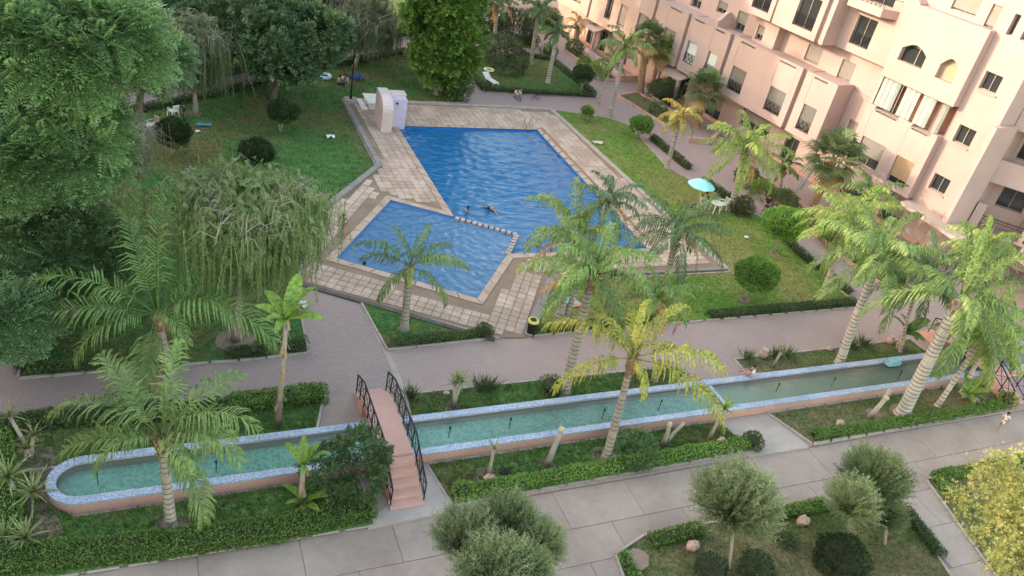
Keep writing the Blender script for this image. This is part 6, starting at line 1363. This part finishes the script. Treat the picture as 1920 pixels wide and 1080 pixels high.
def pose(kind, var=0):
    v = var
    if kind in ('stand', 'walk'):
        w = .28 if kind == 'walk' else .03; J = dict(hip=(0, 0, .93), chest=(0, .02, 1.28), neck=(0, .03, 1.43), head=(0, .06, 1.58),
            lsh=(-.19, .02, 1.38), lel=(-.25, .05-w*.6, 1.10), lwr=(-.24, .12-w*.5, .86), rsh=(.19, .02, 1.38), rel=(.25, .05+w*.6, 1.10), rwr=(.24, .18+w*.7, .88),
            lhj=(-.09, 0, .88), lkn=(-.10, w*.9, .49), lan=(-.10, w*1.0, .08), ltoe=(-.11, w+.17, .03), rhj=(.09, 0, .88), rkn=(.10, .02-w*.1, .49), ran=(.10, -w, .10), rtoe=(.11, .14-w, .03))
    elif kind in ('sit', 'chair'):
        h = .12 if kind == 'sit' else .52; k = (.40 if kind == 'sit' else h); a = .06
        J = dict(hip=(0, 0, h), chest=(0, .06, h+.34), neck=(0, .09, h+.48), head=(0, .13, h+.62), lsh=(-.19, .07, h+.43), lel=(-.26, .2, h+.2), lwr=(-.12, .38, h+.22), rsh=(.19, .07, h+.43), rel=(.26, .2, h+.2), rwr=(.12, .38, h+.24),
            lhj=(-.09, .03, h-.02), lkn=(-.15, .42, k), lan=(-.1, .62 if kind == 'sit' else .45, a+.02), ltoe=(-.1, .8 if kind == 'sit' else .63, .03), rhj=(.09, .03, h-.02), rkn=(.15, .42, k-.08*(kind == 'sit')), ran=(.1, .66 if kind == 'sit' else .42, a+.02), rtoe=(.1, .84 if kind == 'sit' else .6, .03))
    else:  # swimmer, upright in the water with arms spread
        J = dict(hip=(0, -.05, -.75), chest=(0, 0, -.38), neck=(0, .02, -.05), head=(0, .05, .10), lsh=(-.19, .02, -.14), lel=(-.42, .15, -.10 if v else -.2), lwr=(-.62, .3, .02 if v else -.1), rsh=(.19, .02, -.14), rel=(.42, .15, -.14), rwr=(.6, .32, .0 if v else -.1),
            lhj=(-.09, -.05, -.8), lkn=(-.12, .1, -1.12), lan=(-.1, -.2, -1.35), ltoe=(-.1, -.25, -1.45), rhj=(.09, -.05, -.8), rkn=(.12, .05, -1.1), ran=(.1, -.25, -1.35), rtoe=(.1, -.3, -1.45))
        if v == 2: J.update(hip=(0, 0, -.45), chest=(0, .05, -.08), neck=(0, .06, .15), head=(0, .09, .3), lsh=(-.18, .06, .08), rsh=(.18, .06, .08), lel=(-.25, .12, -.15), lwr=(-.2, .25, -.25), rel=(.25, .12, -.15), rwr=(.2, .25, -.25))
        if v == 3: J.update(hip=(0, -.55, -.12), chest=(0, -.2, .0), neck=(0, -.02, .06), head=(0, .1, .12), lsh=(-.18, -.1, .03), rsh=(.18, -.1, .03), lel=(-.42, .0, .06), lwr=(-.62, .1, .0), rel=(.4, .12, .05), rwr=(.55, .3, 0), lhj=(-.09, -.6, -.16), lkn=(-.15, -.95, -.2), lan=(-.1, -1.3, -.15), ltoe=(-.1, -1.45, -.2), rhj=(.09, -.6, -.16), rkn=(.12, -.9, -.25), ran=(.1, -1.25, -.2), rtoe=(.1, -1.4, -.2))
    return J
c_white = plain('white_shirt', (.7, .68, .66)); c_blk = plain('black_shirt', (.02, .02, .022)); c_nv = plain('navy_trousers', (.03, .035, .06)); c_gr = plain('grey_shirt', (.3, .32, .33)); c_pk = plain('pink_trousers', (.55, .28, .30)); c_red = plain('red_trunks', (.35, .08, .06))
person('swimmer with dark hair near the pool edge, left of the pair in the large pool', *(17.79, 40.72), 0, 0.5, pose('swim', 2), .95, skin=SKD)
person('swimmer splashing with arms spread, right of the pair in the large pool', *(19.28, 41.02), .02, 2.2, pose('swim', 3), 1.0, skin=SKB)
person('child standing in the shallow corner of the large pool beside the blocks', *(20.84, 36.61), .0, 3.0, pose('swim', 2), .85, skin=SKB)
person('child with dark hair in the water near the lower edge of the large pool', *(21.26, 35.74), 0, 2.5, pose('swim', 2), .8, skin=SKD)
person('bather leaning on the near left edge of the small pool', *(10.10, 35.33), .0, 2.0, pose('swim', 0), .95, skin=SKD)
person('child in swimming trunks walking on the tiles beside the small pool', *(9.54, 38.35), .12, 2.4, pose('walk'), .74, bottom=(c_red, 'short'), skin=SKD)
person('person in dark clothes standing by the orange tree on the left lawn', *(2.24, 52.57), .05, 2.0, pose('stand'), .98, top=c_nv, bottom=(c_nv, 'long'), skin=SKD)
person('walker in black top on the far path right of the bright palm', *(39.85, 39.51), 0, 2.6, pose('walk'), 1.0, top=c_blk, bottom=(c_blk, 'short'), skin=SKB, longhair=True)
person('seated person in black on the plastic chair near the parasol', (35.83, 40.35)[0]-.55, (35.83, 40.35)[1]+.35, .05, -.9, pose('chair'), 1.0, top=c_blk, bottom=(c_blk, 'long'), skin=SKB)
person('person in white sitting at the hedge of the upper lawn behind the child bicycle', *(28.95, 60.50), .0, 3.1, pose('sit'), 1.05, top=c_white, bottom=(c_gr, 'long'), skin=SKB)
for i, (a, l, c) in enumerate((((13.86, 61.29), 'person in pale clothes at the left of the picnic group', c_gr), ((14.45, 61.71), 'person in white sitting in the middle of the picnic group', c_white), ((14.66, 61.28), 'person leaning in at the right of the picnic group beside the lamp post', c_gr))):
    person(l, *a, .05, [4.2, 3.3, 1.4][i], pose('sit'), 1.0, top=c, bottom=(c_nv if i != 1 else c_gr, 'long'), skin=SKB)
person('person in a white top and cap sitting on the far rim of the canal', (26.55, 22.90)[0], 22.95, .56-.1, .9, pose('sit'), .9, top=c_white, bottom=(c_pk, 'long'), skin=SKB)
person('small child in white and grey walking on the front walkway', *(38.64, 17.68), -.1, 1.6, pose('walk'), .68, top=c_white, bottom=(c_white, 'short'), skin=SKB)
